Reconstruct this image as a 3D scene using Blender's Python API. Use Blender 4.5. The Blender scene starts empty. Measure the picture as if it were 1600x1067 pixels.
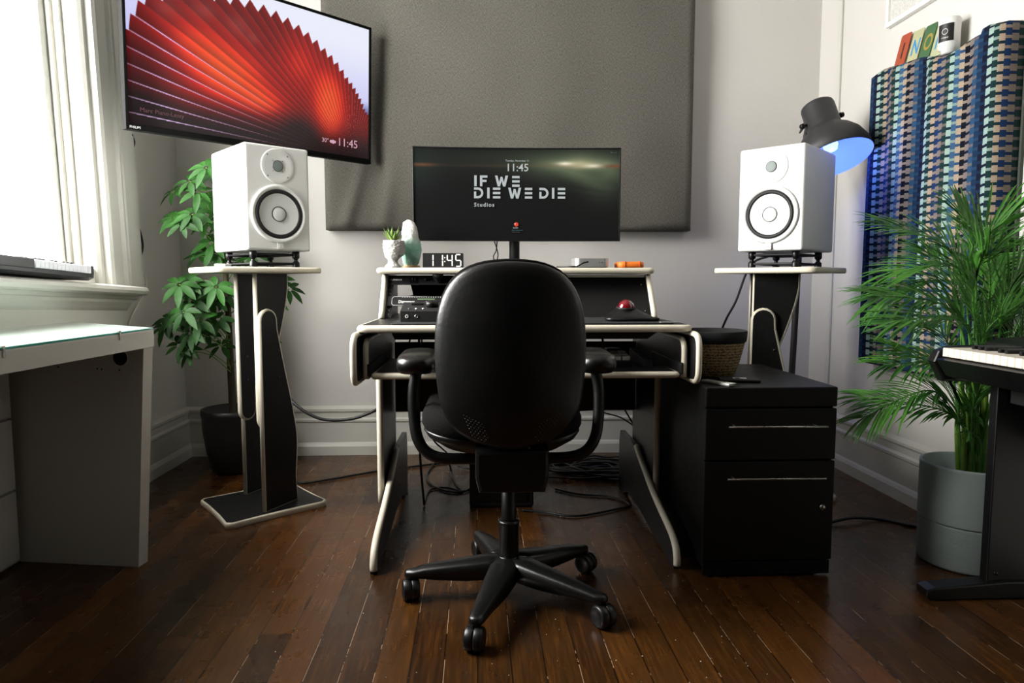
import bpy, bmesh, math, random
import numpy as np
from mathutils import Vector, Matrix, noise
S = bpy.context.scene
COL = S.collection
random.seed(7)
R = math.radians
# ------------------------------------------------------------------ camera
CH, CF = 0.88, 1080.0                       # camera height (m), focal length (px of a 1600 px frame)
YAW = R(2.4); PIT = math.atan(93.5/CF)
fw = Vector((math.sin(YAW)*math.cos(PIT), math.cos(YAW)*math.cos(PIT), -math.sin(PIT)))
rt = Vector((math.cos(YAW), -math.sin(YAW), 0)); up = rt.cross(fw)
cd = bpy.data.cameras.new('camera'); cam = bpy.data.objects.new('camera', cd); COL.objects.link(cam)
cd.sensor_width = 36; cd.lens = CF/1600*36; cd.clip_start = .02
cam.matrix_world = Matrix(((rt.x, up.x, -fw.x, 0), (rt.y, up.y, -fw.y, 0), (rt.z, up.z, -fw.z, CH), (0, 0, 0, 1)))
S.camera = cam
# ------------------------------------------------------------------ light
S.view_settings.view_transform = 'Standard'; S.view_settings.look = 'None'
S.view_settings.gamma = 1; S.view_settings.exposure = 0.0; S.view_settings.use_curve_mapping = False
W = bpy.data.worlds.new('sky'); S.world = W; W.use_nodes = True
bg = W.node_tree.nodes['Background']; bg.inputs[0].default_value = (1.0, .985, .95, 1); bg.inputs[1].default_value = 35.0
def portal(y0, y1, z0, z1, x=-1.70):
    l = bpy.data.lights.new('window_portal', 'AREA'); l.shape = 'RECTANGLE'; l.size = z1-z0; l.size_y = y1-y0
    l.cycles.is_portal = True
    o = bpy.data.objects.new('window_portal', l); COL.objects.link(o)
    o.location = (x, (y0+y1)/2, (z0+z1)/2); o.rotation_euler = (0, -math.pi/2, 0)
WIN = (1.35, 2.765, .93, 2.60)
portal(*WIN)

def ray(px, py): return fw + rt*((px-800)/CF) + up*((533.5-py)/CF)
def at(px, py, Y): d = ray(px, py); return Vector((0, 0, CH)) + d*(Y/d.y)
def atz(px, py, z=0): d = ray(px, py); return Vector((0, 0, CH)) + d*((z-CH)/d.z)
def atx(px, py, X): d = ray(px, py); return Vector((0, 0, CH)) + d*(X/d.x)

# ------------------------------------------------------------------ materials
def lin(c): return tuple(((v/12.92) if v <= .04045 else ((v+.055)/1.055)**2.4) for v in c[:3])
def hexc(h): return lin(tuple(int(h[i:i+2], 16)/255 for i in (0, 2, 4)))
class NT:
    def __init__(s, name):
        s.m = bpy.data.materials.new(name); s.m.use_nodes = True; s.t = s.m.node_tree
        s.b = s.t.nodes['Principled BSDF']
    def n(s, typ, **kw):
        nd = s.t.nodes.new(typ)
        for k, v in kw.items(): setattr(nd, k, v)
        return nd
    def l(s, a, b): s.t.links.new(a, b)
    def math(s, op, a, b=None, c=None):
        nd = s.n('ShaderNodeMath', operation=op)
        for i, v in enumerate((a, b, c)):
            if v is None: continue
            if isinstance(v, (int, float)): nd.inputs[i].default_value = v
            else: s.l(v, nd.inputs[i])
        return nd.outputs[0]
    def mix(s, f, a, b):
        nd = s.n('ShaderNodeMix', data_type='RGBA')
        for i, v in ((0, f), (6, a), (7, b)):
            if isinstance(v, (int, float)): nd.inputs[i].default_value = v
            elif isinstance(v, tuple): nd.inputs[i].default_value = (*v[:3], 1)
            else: s.l(v, nd.inputs[i])
        return nd.outputs[2]
    def ramp(s, f, stops, interp='LINEAR'):
        nd = s.n('ShaderNodeValToRGB'); r = nd.color_ramp; r.interpolation = interp
        while len(r.elements) < len(stops): r.elements.new(.5)
        for e, (p, c) in zip(r.elements, stops): e.position = p; e.color = (*c[:3], 1)
        s.l(f, nd.inputs[0]); return nd.outputs[0]
    def noise(s, vec, scale, detail=3, rough=.5):
        nd = s.n('ShaderNodeTexNoise'); nd.inputs['Scale'].default_value = scale
        nd.inputs['Detail'].default_value = detail; nd.inputs['Roughness'].default_value = rough
        if vec is not None: s.l(vec, nd.inputs['Vector'])
        return nd.outputs[0]
    def obj(s): return s.n('ShaderNodeTexCoord').outputs['Object']
    def geo(s): return s.n('ShaderNodeNewGeometry').outputs['Position']
    def bump(s, h, strength=.2, dist=.01):
        nd = s.n('ShaderNodeBump'); nd.inputs['Strength'].default_value = strength; nd.inputs['Distance'].default_value = dist
        s.l(h, nd.inputs['Height']); s.l(nd.outputs[0], s.b.inputs['Normal'])
def mat(name, c, rough=.5, metal=0, var=.08, vscale=30, bump=0, bscale=80, spec=None, coat=0, emit=None, estr=1, alpha=None, trans=0, sheen=0):
    M = NT(name); c = hexc(c) if isinstance(c, str) else c
    if var > 0:
        f = M.noise(M.obj(), vscale, 4)
        col = M.mix(f, tuple(v*(1-var) for v in c), tuple(min(1, v*(1+var)) for v in c)); M.l(col, M.b.inputs['Base Color'])
        rr = M.math('MULTIPLY_ADD', f, .12, rough-.06); M.l(rr, M.b.inputs['Roughness'])
    else:
        M.b.inputs['Base Color'].default_value = (*c, 1); M.b.inputs['Roughness'].default_value = rough
    M.b.inputs['Metallic'].default_value = metal
    if spec is not None: M.b.inputs['Specular IOR Level'].default_value = spec
    if coat: M.b.inputs['Coat Weight'].default_value = coat; M.b.inputs['Coat Roughness'].default_value = .12
    if bump: M.bump(M.noise(M.obj(), bscale, 5), bump)
    if emit: M.b.inputs['Emission Color'].default_value = (*(hexc(emit) if isinstance(emit, str) else emit), 1); M.b.inputs['Emission Strength'].default_value = estr
    if trans: M.b.inputs['Transmission Weight'].default_value = trans
    if sheen: M.b.inputs['Sheen Weight'].default_value = sheen
    return M.m
M_wall = mat('wall_paint', 'cac7c2', .6, var=.03, vscale=3, bump=.15, bscale=25)
M_trim = mat('white_gloss_paint', 'c4c3bb', .35, var=.05, vscale=8, bump=.12, bscale=30)
M_sash = mat('old_sash_paint', 'dfe0da', .4, var=.08, vscale=20, bump=.4, bscale=40)
M_ceil = mat('ceiling_paint', '8a8884', .7, var=.02)
M_black = mat('black_laminate', '0b0b0c', .42, var=.12, vscale=60, bump=.05, bscale=200)
M_blacks = mat('black_satin', '08080a', .38, var=.1)
M_blackm = mat('black_matt', '0a0a0b', .6, var=.15)
M_cab = mat('black_painted_cabinet', '060606', .5, var=.1, spec=.3)
M_ivory = mat('ivory_edging', 'dbd3c0', .35, var=.06, vscale=25)
M_white = mat('white_lacquer', 'e6e6e3', .3, var=.02)
M_whitesp = mat('white_speaker_paint', 'e2e2df', .38, var=.02, vscale=40)
M_cone = mat('white_cone', 'd8d9d8', .45, var=.03)
M_rubber = mat('black_rubber', '060607', .6, var=.1)
M_tv = mat('matt_black_bezel', '050505', .75, var=0, spec=.12)
M_screw = mat('grey_screw', '77777a', .35, metal=.8, var=.05)
M_steel = mat('brushed_steel', 'c4c2be', .28, metal=1, var=.06)
M_plas = mat('chair_black_plastic', '0d0d0d', .34, var=.12, vscale=14, bump=.06, bscale=90)
M_padmat = mat('armrest_polyurethane', '0b0b0b', .3, var=0)
M_fab = mat('black_upholstery', '0d0b0b', .95, var=.25, vscale=200, bump=.4, bscale=500, spec=.15)
M_cable = mat('black_cable', '101011', .45, var=.1)
M_cableblue = mat('navy_cable', '1b2140', .45, var=.1)
M_cablew = mat('white_cable', 'd9d7d0', .4, var=.04)
M_glasstop = mat('glass_top', 'd5e6df', .05, var=0, spec=.6)
M_glassedge = mat('green_glass_edge', '4fa79a', .15, var=.1, vscale=5)
M_desk = mat('white_foil', 'cdcbc5', .35, var=.02)
M_pota = mat('grey_green_pot', '8c9795', .6, var=.04, vscale=60, bump=.1, bscale=150)
M_potb = mat('charcoal_pot', '1c1c1e', .5, var=.1)
M_soil = mat('soil', '2a1f16', .95, var=.4, vscale=60, bump=.8, bscale=60)
M_trunk = mat('plant_trunk', '4a4231', .8, var=.25, vscale=50, bump=.5)
M_lamp = mat('dark_grey_lamp', '2c2c2d', .55, var=.08, bump=.05, bscale=200)
M_lampin = mat('white_shade_inside', 'b4bad0', .5, var=.02)
M_alu = mat('silver_aluminium', 'c9c8c5', .32, metal=.7, var=.03)
M_orange = mat('orange_rubber', 'f07a28', .5, var=.05)
M_plaster = mat('white_plaster', 'c9c7c2', .75, var=.3, vscale=110, bump=.8, bscale=110)
M_cork = mat('cork_base', 'b98d5e', .7, var=.15)
M_ink = mat('white_print', 'e8e8e6', .5, var=0)
M_inkb = mat('black_print', '151515', .5, var=0)
M_grille = mat('grey_grille', '7f8a87', .6, var=.1, vscale=300)
M_pianok = mat('ivory_key', 'f0e6d6', .25, var=.03)
M_pianob = mat('piano_black', '070708', .4, var=.12, vscale=30)
M_keyw = mat('lilac_white_key', 'f0f0fa', .3, var=.02)
M_slate = mat('slate_grey_plastic', '2a2b30', .45, var=.08)
M_red = NT('red_ball'); M_red.b.inputs['Base Color'].default_value = (.16, .003, .008, 1); M_red.b.inputs['Roughness'].default_value = .05
M_red.b.inputs['Coat Weight'].default_value = 1; M_red = M_red.m
def leafmat(name, a, b, rough=.35):
    M = NT(name); f = M.noise(M.obj(), 9, 3)
    c = M.ramp(f, [(.3, hexc(a)), (.7, hexc(b))]); M.l(c, M.b.inputs['Base Color'])
    M.b.inputs['Roughness'].default_value = rough
    tr = M.n('ShaderNodeBsdfTranslucent'); M.l(c, tr.inputs[0]); mx = M.n('ShaderNodeMixShader'); mx.inputs[0].default_value = .2
    out = M.t.nodes['Material Output']; M.l(M.b.outputs[0], mx.inputs[1]); M.l(tr.outputs[0], mx.inputs[2]); M.l(mx.outputs[0], out.inputs[0])
    return M.m
M_leaf = leafmat('umbrella_leaf', '14380f', '2f6c1c', .6)
M_palm = leafmat('palm_leaf', '2c5f1f', '5d9c3c', .45)
M_succ = leafmat('succulent_leaf', '4c7428', '9db35c', .4)
M_stem = leafmat('palm_stem', '5f8f2c', '8db449', .4)
def crystal():
    M = NT('selenite_crystal'); g = M.n('ShaderNodeSeparateXYZ'); M.l(M.obj(), g.inputs[0])
    c = M.ramp(M.math('MULTIPLY', g.outputs[2], 6.0), [(0, hexc('b9dccb')), (.45, hexc('9fdcc4')), (.8, hexc('f2efe9'))])
    M.l(c, M.b.inputs['Base Color']); M.b.inputs['Roughness'].default_value = .3; M.b.inputs['Subsurface Weight'].default_value = .3
    M.b.inputs['Subsurface Radius'].default_value = (.01, .01, .01); M.bump(M.noise(M.obj(), 60, 5), .6); return M.m
M_crystal = crystal()
def floor_mat():
    M = NT('varnished_floorboards'); g = M.n('ShaderNodeSeparateXYZ'); M.l(M.geo(), g.inputs[0])
    sx = M.math('MULTIPLY_ADD', g.outputs[1], .01, g.outputs[0])
    px = M.math('DIVIDE', sx, .0775); idx = M.math('FLOOR', px); fr = M.math('FRACT', px)
    def wn(v, k):
        w = M.n('ShaderNodeTexWhiteNoise', noise_dimensions='1D'); M.l(M.math('ADD', v, k), w.inputs['W']); return w.outputs['Value']
    off = M.math('MULTIPLY', wn(idx, .3), 3.1); seg = M.math('FLOOR', M.math('DIVIDE', M.math('ADD', g.outputs[1], off), 2.3))
    rnd = wn(M.math('MULTIPLY_ADD', seg, 17.3, idx), 5.1)
    v = M.n('ShaderNodeCombineXYZ'); M.l(M.math('MULTIPLY', sx, 40), v.inputs[0]); M.l(M.math('MULTIPLY', g.outputs[1], 2.2), v.inputs[1]); M.l(M.math('MULTIPLY', rnd, 31), v.inputs[2])
    grain = M.noise(v.outputs[0], 3.0, 6, .65)
    fine = M.n('ShaderNodeCombineXYZ'); M.l(M.math('MULTIPLY', sx, 260), fine.inputs[0]); M.l(M.math('MULTIPLY', g.outputs[1], 5), fine.inputs[1]); M.l(rnd, fine.inputs[2])
    gf = M.noise(fine.outputs[0], 1.5, 3)
    base = M.ramp(grain, [(.25, hexc('170d06')), (.5, hexc('45290f')), (.75, hexc('85501c'))])
    tint = M.ramp(rnd, [(0, hexc('2c1a0a')), (.5, hexc('493013')), (1, hexc('7c4d1f'))])
    c = M.mix(.5, base, tint); c = M.mix(M.math('MULTIPLY', gf, .62), c, hexc('1a0c05'))
    wear = M.noise(M.geo(), 1.6, 4); c = M.mix(M.math('MULTIPLY', wear, .35), c, hexc('190c06'))
    edge = M.math('MINIMUM', fr, M.math('SUBTRACT', 1.0, fr))
    gap = M.math('LESS_THAN', edge, .022)
    c = M.mix(M.math('MULTIPLY', gap, .85), c, hexc('120805'))
    lv = M.n('ShaderNodeCombineXYZ'); M.l(idx, lv.inputs[0]); M.l(M.math('MULTIPLY', g.outputs[1], 1.1), lv.inputs[1])
    dust = M.math('GREATER_THAN', M.noise(lv.outputs[0], 3.3, 5, .7), .525)
    dg = M.math('MULTIPLY', M.math('LESS_THAN', fr, .022), dust)
    c = M.mix(M.math('MULTIPLY', dg, .7), c, hexc('a88d72'))
    sp = M.n('ShaderNodeTexVoronoi'); sp.inputs['Scale'].default_value = 22; M.l(M.geo(), sp.inputs['Vector'])
    spk = M.math('MULTIPLY', M.math('LESS_THAN', sp.outputs['Distance'], .03), M.math('GREATER_THAN', M.noise(M.geo(), 7, 2), .56))
    c = M.mix(M.math('MULTIPLY', spk, .7), c, hexc('b9a68e'))
    M.l(c, M.b.inputs['Base Color'])
    M.l(M.math('MULTIPLY_ADD', M.noise(M.geo(), 9, 4), .25, .16), M.b.inputs['Roughness'])
    M.b.inputs['Specular IOR Level'].default_value = .32
    M.bump(M.math('SUBTRACT', M.math('MULTIPLY', grain, .25), M.math('MULTIPLY', gap, 1.0)), .35, .003); return M.m
M_floor = floor_mat()
def weave(name, a, b, sc=900):
    M = NT(name); g = M.n('ShaderNodeSeparateXYZ'); M.l(M.geo(), g.inputs[0])
    v1 = M.n('ShaderNodeCombineXYZ'); M.l(M.math('MULTIPLY', g.outputs[0], 110), v1.inputs[0]); M.l(M.math('MULTIPLY', g.outputs[2], 700), v1.inputs[1])
    v2 = M.n('ShaderNodeCombineXYZ'); M.l(M.math('MULTIPLY', g.outputs[0], 700), v2.inputs[0]); M.l(M.math('MULTIPLY', g.outputs[2], 110), v2.inputs[1])
    f = M.math('MULTIPLY', M.math('ADD', M.noise(v1.outputs[0], 1, 2), M.noise(v2.outputs[0], 1, 2)), .5)
    M.l(M.ramp(f, [(.36, hexc(a)), (.64, hexc(b))]), M.b.inputs['Base Color']); M.b.inputs['Roughness'].default_value = .95
    M.b.inputs['Specular IOR Level'].default_value = .1; M.bump(f, .5, .002); return M.m
M_grey = weave('grey_burlap', '403f3a', '726f68')
M_matblk = mat('black_desk_mat', '121316', .8, var=.15, vscale=200, bump=.2, bscale=500)
def checks():
    M = NT('checked_upholstery'); g = M.n('ShaderNodeSeparateXYZ'); M.l(M.geo(), g.inputs[0])
    wob = M.math('MULTIPLY', M.math('SUBTRACT', M.noise(M.geo(), 5, 2), .5), .008)
    u = M.math('DIVIDE', M.math('ADD', M.math('SUBTRACT', M.math('SUBTRACT', g.outputs[1], g.outputs[0]), .463-14*.0225), wob), .0225)
    i = M.math('FLOOR', u); fu = M.math('FRACT', u)
    v = M.math('DIVIDE', g.outputs[2], .031)
    par = M.math('FRACT', M.math('MULTIPLY', i, .5)); v = M.math('ADD', v, par)
    fv = M.math('FRACT', v)
    seq = ['15332f', '857a70', '17335c', 'b09c86', '12302d', 'a2bcb2', '0c1024', '15304f', '2c4f70', '857b76', '0a0b14', 'b3a18c', '3b5f85', 'a2bdb3']
    N_ = len(seq)
    fi = M.math('ADD', M.math('FRACT', M.math('DIVIDE', i, float(N_))), .03)
    c1 = M.ramp(fi, [(k/N_, hexc(h)) for k, h in enumerate(seq)], 'CONSTANT')
    fj = M.math('ADD', M.math('FRACT', M.math('DIVIDE', M.math('ADD', i, 1.0), float(N_))), .03)
    c2 = M.ramp(fj, [(k/N_, hexc(h)) for k, h in enumerate(seq)], 'CONSTANT')
    blk = M.math('LESS_THAN', fv, .70)
    c = M.mix(blk, M.mix(.35, c2, hexc('101d3a')), c1)
    c = M.mix(M.math('MULTIPLY', M.noise(M.geo(), 300, 3), .55), c, hexc('101420'))
    M.l(c, M.b.inputs['Base Color']); M.b.inputs['Roughness'].default_value = .9; M.b.inputs['Specular IOR Level'].default_value = .15
    M.bump(M.noise(M.geo(), 350, 3), .4, .002); return M.m
M_check = checks()
def wicker():
    M = NT('woven_seagrass'); g = M.n('ShaderNodeSeparateXYZ'); M.l(M.obj(), g.inputs[0])
    w = M.n('ShaderNodeTexWave', wave_type='BANDS', bands_direction='Z'); w.inputs['Scale'].default_value = 34; w.inputs['Distortion'].default_value = 7; w.inputs['Detail'].default_value = 3; w.inputs['Detail Scale'].default_value = 6
    M.l(M.obj(), w.inputs['Vector']); f = M.math('MULTIPLY', w.outputs[1], M.math('ADD', M.noise(M.obj(), 120, 3), .4))
    M.l(M.ramp(f, [(.1, hexc('6b5336')), (.55, hexc('e0bd8a'))]), M.b.inputs['Base Color']); M.b.inputs['Roughness'].default_value = .85
    M.bump(f, .9, .006); return M.m
M_wick = wicker()
def glass():
    M = NT('window_glass'); M.b.inputs['Roughness'].default_value = .0
    tr = M.n('ShaderNodeBsdfTransparent'); gl = M.n('ShaderNodeBsdfGlossy'); gl.inputs['Roughness'].default_value = .02
    fr = M.n('ShaderNodeLayerWeight'); fr.inputs[0].default_value = .5
    fac = M.math('MULTIPLY_ADD', M.math('POWER', fr.outputs['Facing'], 5.0), .9, .04)
    mx = M.n('ShaderNodeMixShader'); M.l(fac, mx.inputs[0]); M.l(tr.outputs[0], mx.inputs[1]); M.l(gl.outputs[0], mx.inputs[2])
    M.l(mx.outputs[0], M.t.nodes['Material Output'].inputs[0]); return M.m
M_glass = glass()
def screenmat(name, strength):
    M = NT(name); a = M.n('ShaderNodeAttribute', attribute_name='picture')
    M.b.inputs['Base Color'].default_value = (.008, .008, .008, 1); M.b.inputs['Roughness'].default_value = .12; M.b.inputs['Specular IOR Level'].default_value = .22
    M.l(a.outputs['Color'], M.b.inputs['Emission Color']); M.b.inputs['Emission Strength'].default_value = strength; return M.m
def glow(name, c, s): return mat(name, '101010', .4, var=0, emit=c, estr=s)

# ------------------------------------------------------------------ mesh builder
class MB:
    def __init__(s): s.v = []; s.f = []; s.sm = []
    def add(s, vs, fs, smooth=False):
        o = len(s.v); s.v += [Vector(p) for p in vs]; s.f += [tuple(i+o for i in f) for f in fs]; s.sm += [smooth]*len(fs); return s
    def box(s, a, b, bev=0, seg=2, M=None):
        a = Vector(a); b = Vector(b); c = (a+b)/2; d = b-a
        bm = bmesh.new(); bmesh.ops.create_cube(bm, size=1)
        for v in bm.verts: v.co = Vector((v.co.x*d.x, v.co.y*d.y, v.co.z*d.z))
        if bev: bmesh.ops.bevel(bm, geom=bm.edges[:], offset=min(bev, min(abs(x) for x in d)*.49), segments=seg, affect='EDGES', profile=.5)
        for v in bm.verts:
            v.co += c
            if M is not None: v.co = M @ v.co
        bm.verts.index_update(); s.add([v.co.copy() for v in bm.verts], [[v.index for v in f.verts] for f in bm.faces], False); bm.free(); return s
    def frame(s, d):
        d = Vector(d).normalized(); a = Vector((0, 0, 1)) if abs(d.z) < .95 else Vector((0, 1, 0))
        x = a.cross(d).normalized(); y = d.cross(x); return x, y, d
    def lathe(s, prof, o=(0, 0, 0), axis=(0, 0, 1), n=32, smooth=True):
        x, y, z = s.frame(axis); o = Vector(o); vs = []; fs = []; rows = []
        for r, h in prof:
            if r < 1e-6: rows.append([len(vs)]); vs.append(o+z*h)
            else:
                rows.append(list(range(len(vs), len(vs)+n)))
                for k in range(n):
                    t = 2*math.pi*k/n; vs.append(o+z*h+x*(r*math.cos(t))+y*(r*math.sin(t)))
        for A, B in zip(rows, rows[1:]):
            for k in range(n):
                k2 = (k+1) % n
                if len(A) == 1 and len(B) == 1: continue
                if len(A) == 1: fs.append((A[0], B[k2], B[k]))
                elif len(B) == 1: fs.append((A[k], A[k2], B[0]))
                else: fs.append((A[k], A[k2], B[k2], B[k]))
        s.add(vs, fs, smooth); return s
    def cyl(s, a, b, r, r2=None, n=20, bev=0):
        a = Vector(a); b = Vector(b); L = (b-a).length; r2 = r if r2 is None else r2; e = min(bev or r*.06, L*.3)
        return s.lathe([(0, 0), (r-e, 0), (r, e), (r2, L-e), (max(r2-e, 0), L), (0, L)], a, b-a, n, n > 8)
    def tube(s, pts, r, n=8, cap=True, sub=6, rs=None):
        pts = [Vector(p) for p in pts]
        if sub > 1 and len(pts) > 2:
            q = []; rr = []
            for i in range(len(pts)-1):
                p0 = pts[max(i-1, 0)]; p1 = pts[i]; p2 = pts[i+1]; p3 = pts[min(i+2, len(pts)-1)]
                for k in range(sub):
                    t = k/sub; q.append(.5*((2*p1)+(-p0+p2)*t+(2*p0-5*p1+4*p2-p3)*t*t+(-p0+3*p1-3*p2+p3)*t**3))
                    if rs: rr.append(rs[i]*(1-t)+rs[i+1]*t)
            q.append(pts[-1]); pts = q
            if rs: rs = rr+[rs[-1]]
        vs = []; fs = []; T = (pts[1]-pts[0]).normalized(); x, y, _ = s.frame(T)
        for i, p in enumerate(pts):
            T2 = ((pts[min(i+1, len(pts)-1)]-pts[max(i-1, 0)])).normalized()
            ax = T.cross(T2)
            if ax.length > 1e-7:
                m = Matrix.Rotation(T.angle(T2), 3, ax); x = m @ x; y = m @ y
            T = T2; ri = rs[i] if rs else r
            for k in range(n):
                t = 2*math.pi*k/n; vs.append(p+x*(ri*math.cos(t))+y*(ri*math.sin(t)))
        for i in range(len(pts)-1):
            for k in range(n): fs.append((i*n+k, i*n+(k+1) % n, (i+1)*n+(k+1) % n, (i+1)*n+k))
        if cap: fs.append(tuple(range(n-1, -1, -1))); fs.append(tuple(range((len(pts)-1)*n, len(pts)*n)))
        s.add(vs, fs, True); return s
    def prism(s, poly, fn, t0, t1, bev=0):
        """poly: 2D outline; fn(a,b,t) -> xyz; extruded t0..t1, chamfered by bev"""
        n = len(poly); A = sum(poly[i][0]*poly[(i+1) % n][1]-poly[(i+1) % n][0]*poly[i][1] for i in range(n))
        if A < 0: poly = poly[::-1]
        def inset(d):
            if d == 0: return poly
            out = []
            for i in range(n):
                p0 = Vector(poly[i-1]); p1 = Vector(poly[i]); p2 = Vector(poly[(i+1) % n])
                e1 = (p1-p0).normalized(); e2 = (p2-p1).normalized(); n1 = Vector((-e1.y, e1.x)); n2 = Vector((-e2.y, e2.x)); m = (n1+n2)
                if m.length < 1e-6: m = n1
                m = m.normalized(); out.append(tuple(p1+m*(d/max(.4, m.dot(n1)))))
            return out
        if bev: L = [(bev, t0), (bev*.3, t0+bev*.3), (0, t0+bev), (0, t1-bev), (bev*.3, t1-bev*.3), (bev, t1)]
        else: L = [(0, t0), (0, t1)]
        vs = []; fs = []
        for d, t in L: vs += [fn(a, b, t) for a, b in inset(d)]
        for k in range(len(L)-1):
            for i in range(n): fs.append((k*n+i, k*n+(i+1) % n, (k+1)*n+(i+1) % n, (k+1)*n+i))
        fs.append(tuple(range(n-1, -1, -1))); fs.append(tuple(range((len(L)-1)*n, len(L)*n)))
        s.add(vs, fs, False); return s
    def pillow(s, poly, prof, fn, c=None):
        """rings: outline scaled about c by k, height h"""
        n = len(poly); c = c or (sum(p[0] for p in poly)/n, sum(p[1] for p in poly)/n); vs = []; fs = []; rows = []
        for k, h in prof:
            if k < 1e-6: rows.append([len(vs)]); vs.append(fn(c[0], c[1], h)); continue
            rows.append(list(range(len(vs), len(vs)+n)))
            vs += [fn(c[0]+(a-c[0])*k, c[1]+(b-c[1])*k, h) for a, b in poly]
        for A, B in zip(rows, rows[1:]):
            for k in range(n):
                k2 = (k+1) % n
                if len(A) == 1: fs.append((A[0], B[k2], B[k]))
                elif len(B) == 1: fs.append((A[k], A[k2], B[0]))
                else: fs.append((A[k], A[k2], B[k2], B[k]))
        s.add(vs, fs, True); return s
    def build(s, name, m, parent=None, world=False, origin=None):
        me = bpy.data.meshes.new(name); o = bpy.data.objects.new(name, me)
        vs = s.v
        if parent is not None:
            o.parent = parent
            if world:
                top = parent
                while top.parent: top = top.parent
                inv = (Matrix.Translation(top.location) @ top.rotation_euler.to_matrix().to_4x4()).inverted()
                vs = [inv @ v for v in vs]
        else:
            if origin is None:
                zs = [v.z for v in vs]; xs = [v.x for v in vs]; ys = [v.y for v in vs]
                origin = Vector(((min(xs)+max(xs))/2, (min(ys)+max(ys))/2, min(zs)))
            o.location = origin; vs = [v-Vector(origin) for v in vs]
        me.from_pydata([tuple(v) for v in vs], [], s.f); me.polygons.foreach_set('use_smooth', s.sm)
        bm = bmesh.new(); bm.from_mesh(me); bmesh.ops.recalc_face_normals(bm, faces=bm.faces); bm.to_mesh(me); bm.free()
        me.materials.append(m); me.update()
        COL.objects.link(o); return o
def tag(o, label, cat, group=None):
    o['label'] = label; o['category'] = cat
    if group: o['group'] = group
    return o
def thing(name, label, cat, loc=(0, 0, 0), rz=0, group=None):
    o = bpy.data.objects.new(name, None); o.empty_display_size = .05; COL.objects.link(o); o.location = Vector(loc); o.rotation_euler = (0, 0, rz)
    return tag(o, label, cat, group)
def struct(o): o['kind'] = 'structure'; return o
def rrect(x0, y0, x1, y1, r, seg=5):
    out = []
    for cx, cy, a in ((x1-r, y0+r, -90), (x1-r, y1-r, 0), (x0+r, y1-r, 90), (x0+r, y0+r, 180)):
        for k in range(seg+1):
            t = R(a+90*k/seg); out.append((cx+r*math.cos(t), cy+r*math.sin(t)))
    return out
XY = lambda a, b, t: Vector((a, b, t))
def YZ(a, b, t): return Vector((t, a, b))
def XZ(a, b, t): return Vector((a, t, b))
def text(st, pos, xd, ud, size, m, parent, name='lettering', bold=0, align='LEFT', world=True, ext=.0004, sx=1, space=1):
    cu = bpy.data.curves.new('t', 'FONT'); cu.body = st; cu.size = size; cu.align_x = align; cu.offset = bold; cu.extrude = ext; cu.space_character = space; cu.resolution_u = 3
    to = bpy.data.objects.new('t', cu); COL.objects.link(to); bpy.context.view_layer.update()
    me = to.evaluated_get(bpy.context.evaluated_depsgraph_get()).to_mesh()
    xd = Vector(xd).normalized(); ud = Vector(ud).normalized(); nd = xd.cross(ud); pos = Vector(pos)
    b = MB(); b.add([pos+xd*(v.co.x*sx)+ud*v.co.y+nd*v.co.z for v in me.vertices], [tuple(p.vertices) for p in me.polygons])
    bpy.data.objects.remove(to); bpy.data.curves.remove(cu)
    return b.build(name, m, parent, world)

# ================================================================== ROOM SHELL
XL, XR, YB, YF, ZC = -1.50, 1.70, 3.52, -3.6, 2.95
struct(MB().box((XL-.2, YF-.1, -.1), (XR+.1, YB+.1, 0)).build('floor', M_floor))
struct(MB().box((XL-.2, YF-.1, ZC), (XR+.1, YB+.1, ZC+.1)).build('ceiling', M_ceil))
struct(MB().box((XL-.2, YB, 0), (XR+.1, YB+.1, ZC)).build('wall_back', M_wall))
struct(MB().box((XR, 1.35, 0), (XR+.1, YB, ZC)).build('wall_right', M_wall))
M_dark = mat('dark_unseen_wall', '3a3735', .9, var=.1)  # unseen walls near and behind the camera, darkened to cut bounced light
struct(MB().box((XR, YF, 0), (XR+.1, 1.35, ZC)).build('wall_near', M_dark))
struct(MB().box((XL-.2, YF-.1, 0), (XR+.1, YF, ZC)).build('wall_front', M_dark))
wl = MB(); z0, z1 = WIN[2], WIN[3]; T = .2
wl.box((XL-T, YF, 0), (XL, YB, z0)); wl.box((XL-T, YF, z1), (XL, YB, ZC))
wl.box((XL-T, YF, z0), (XL, WIN[0], z1)); wl.box((XL-T, WIN[1], z0), (XL, YB, z1))
struct(wl.build('wall_left', M_wall))
def base_profile():   # (thickness, z) of the tall moulded skirting
    return [(0, 0), (.032, 0), (.032, .045), (.026, .058), (.02, .065), (.02, .165), (.027, .172), (.027, .182), (.014, .19), (.014, .215), (.022, .225), (.022, .236), (.008, .246), (0, .25)]
bp = base_profile()
struct(MB().prism(bp, lambda a, b, t: Vector((t, YB-a, b)), XL, XR).build('baseboard_back', M_trim))
struct(MB().prism(bp, lambda a, b, t: Vector((XL+a, t, b)), YF, YB-.02).build('baseboard_left', M_trim))
struct(MB().prism(bp, lambda a, b, t: Vector((XR-a, t, b)), YF, YB-.02).build('baseboard_right', M_trim))
struct(MB().box((XR-.012, 3.30, .25), (XR, 3.335, ZC), .004).build('trim_1', M_trim))

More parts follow.
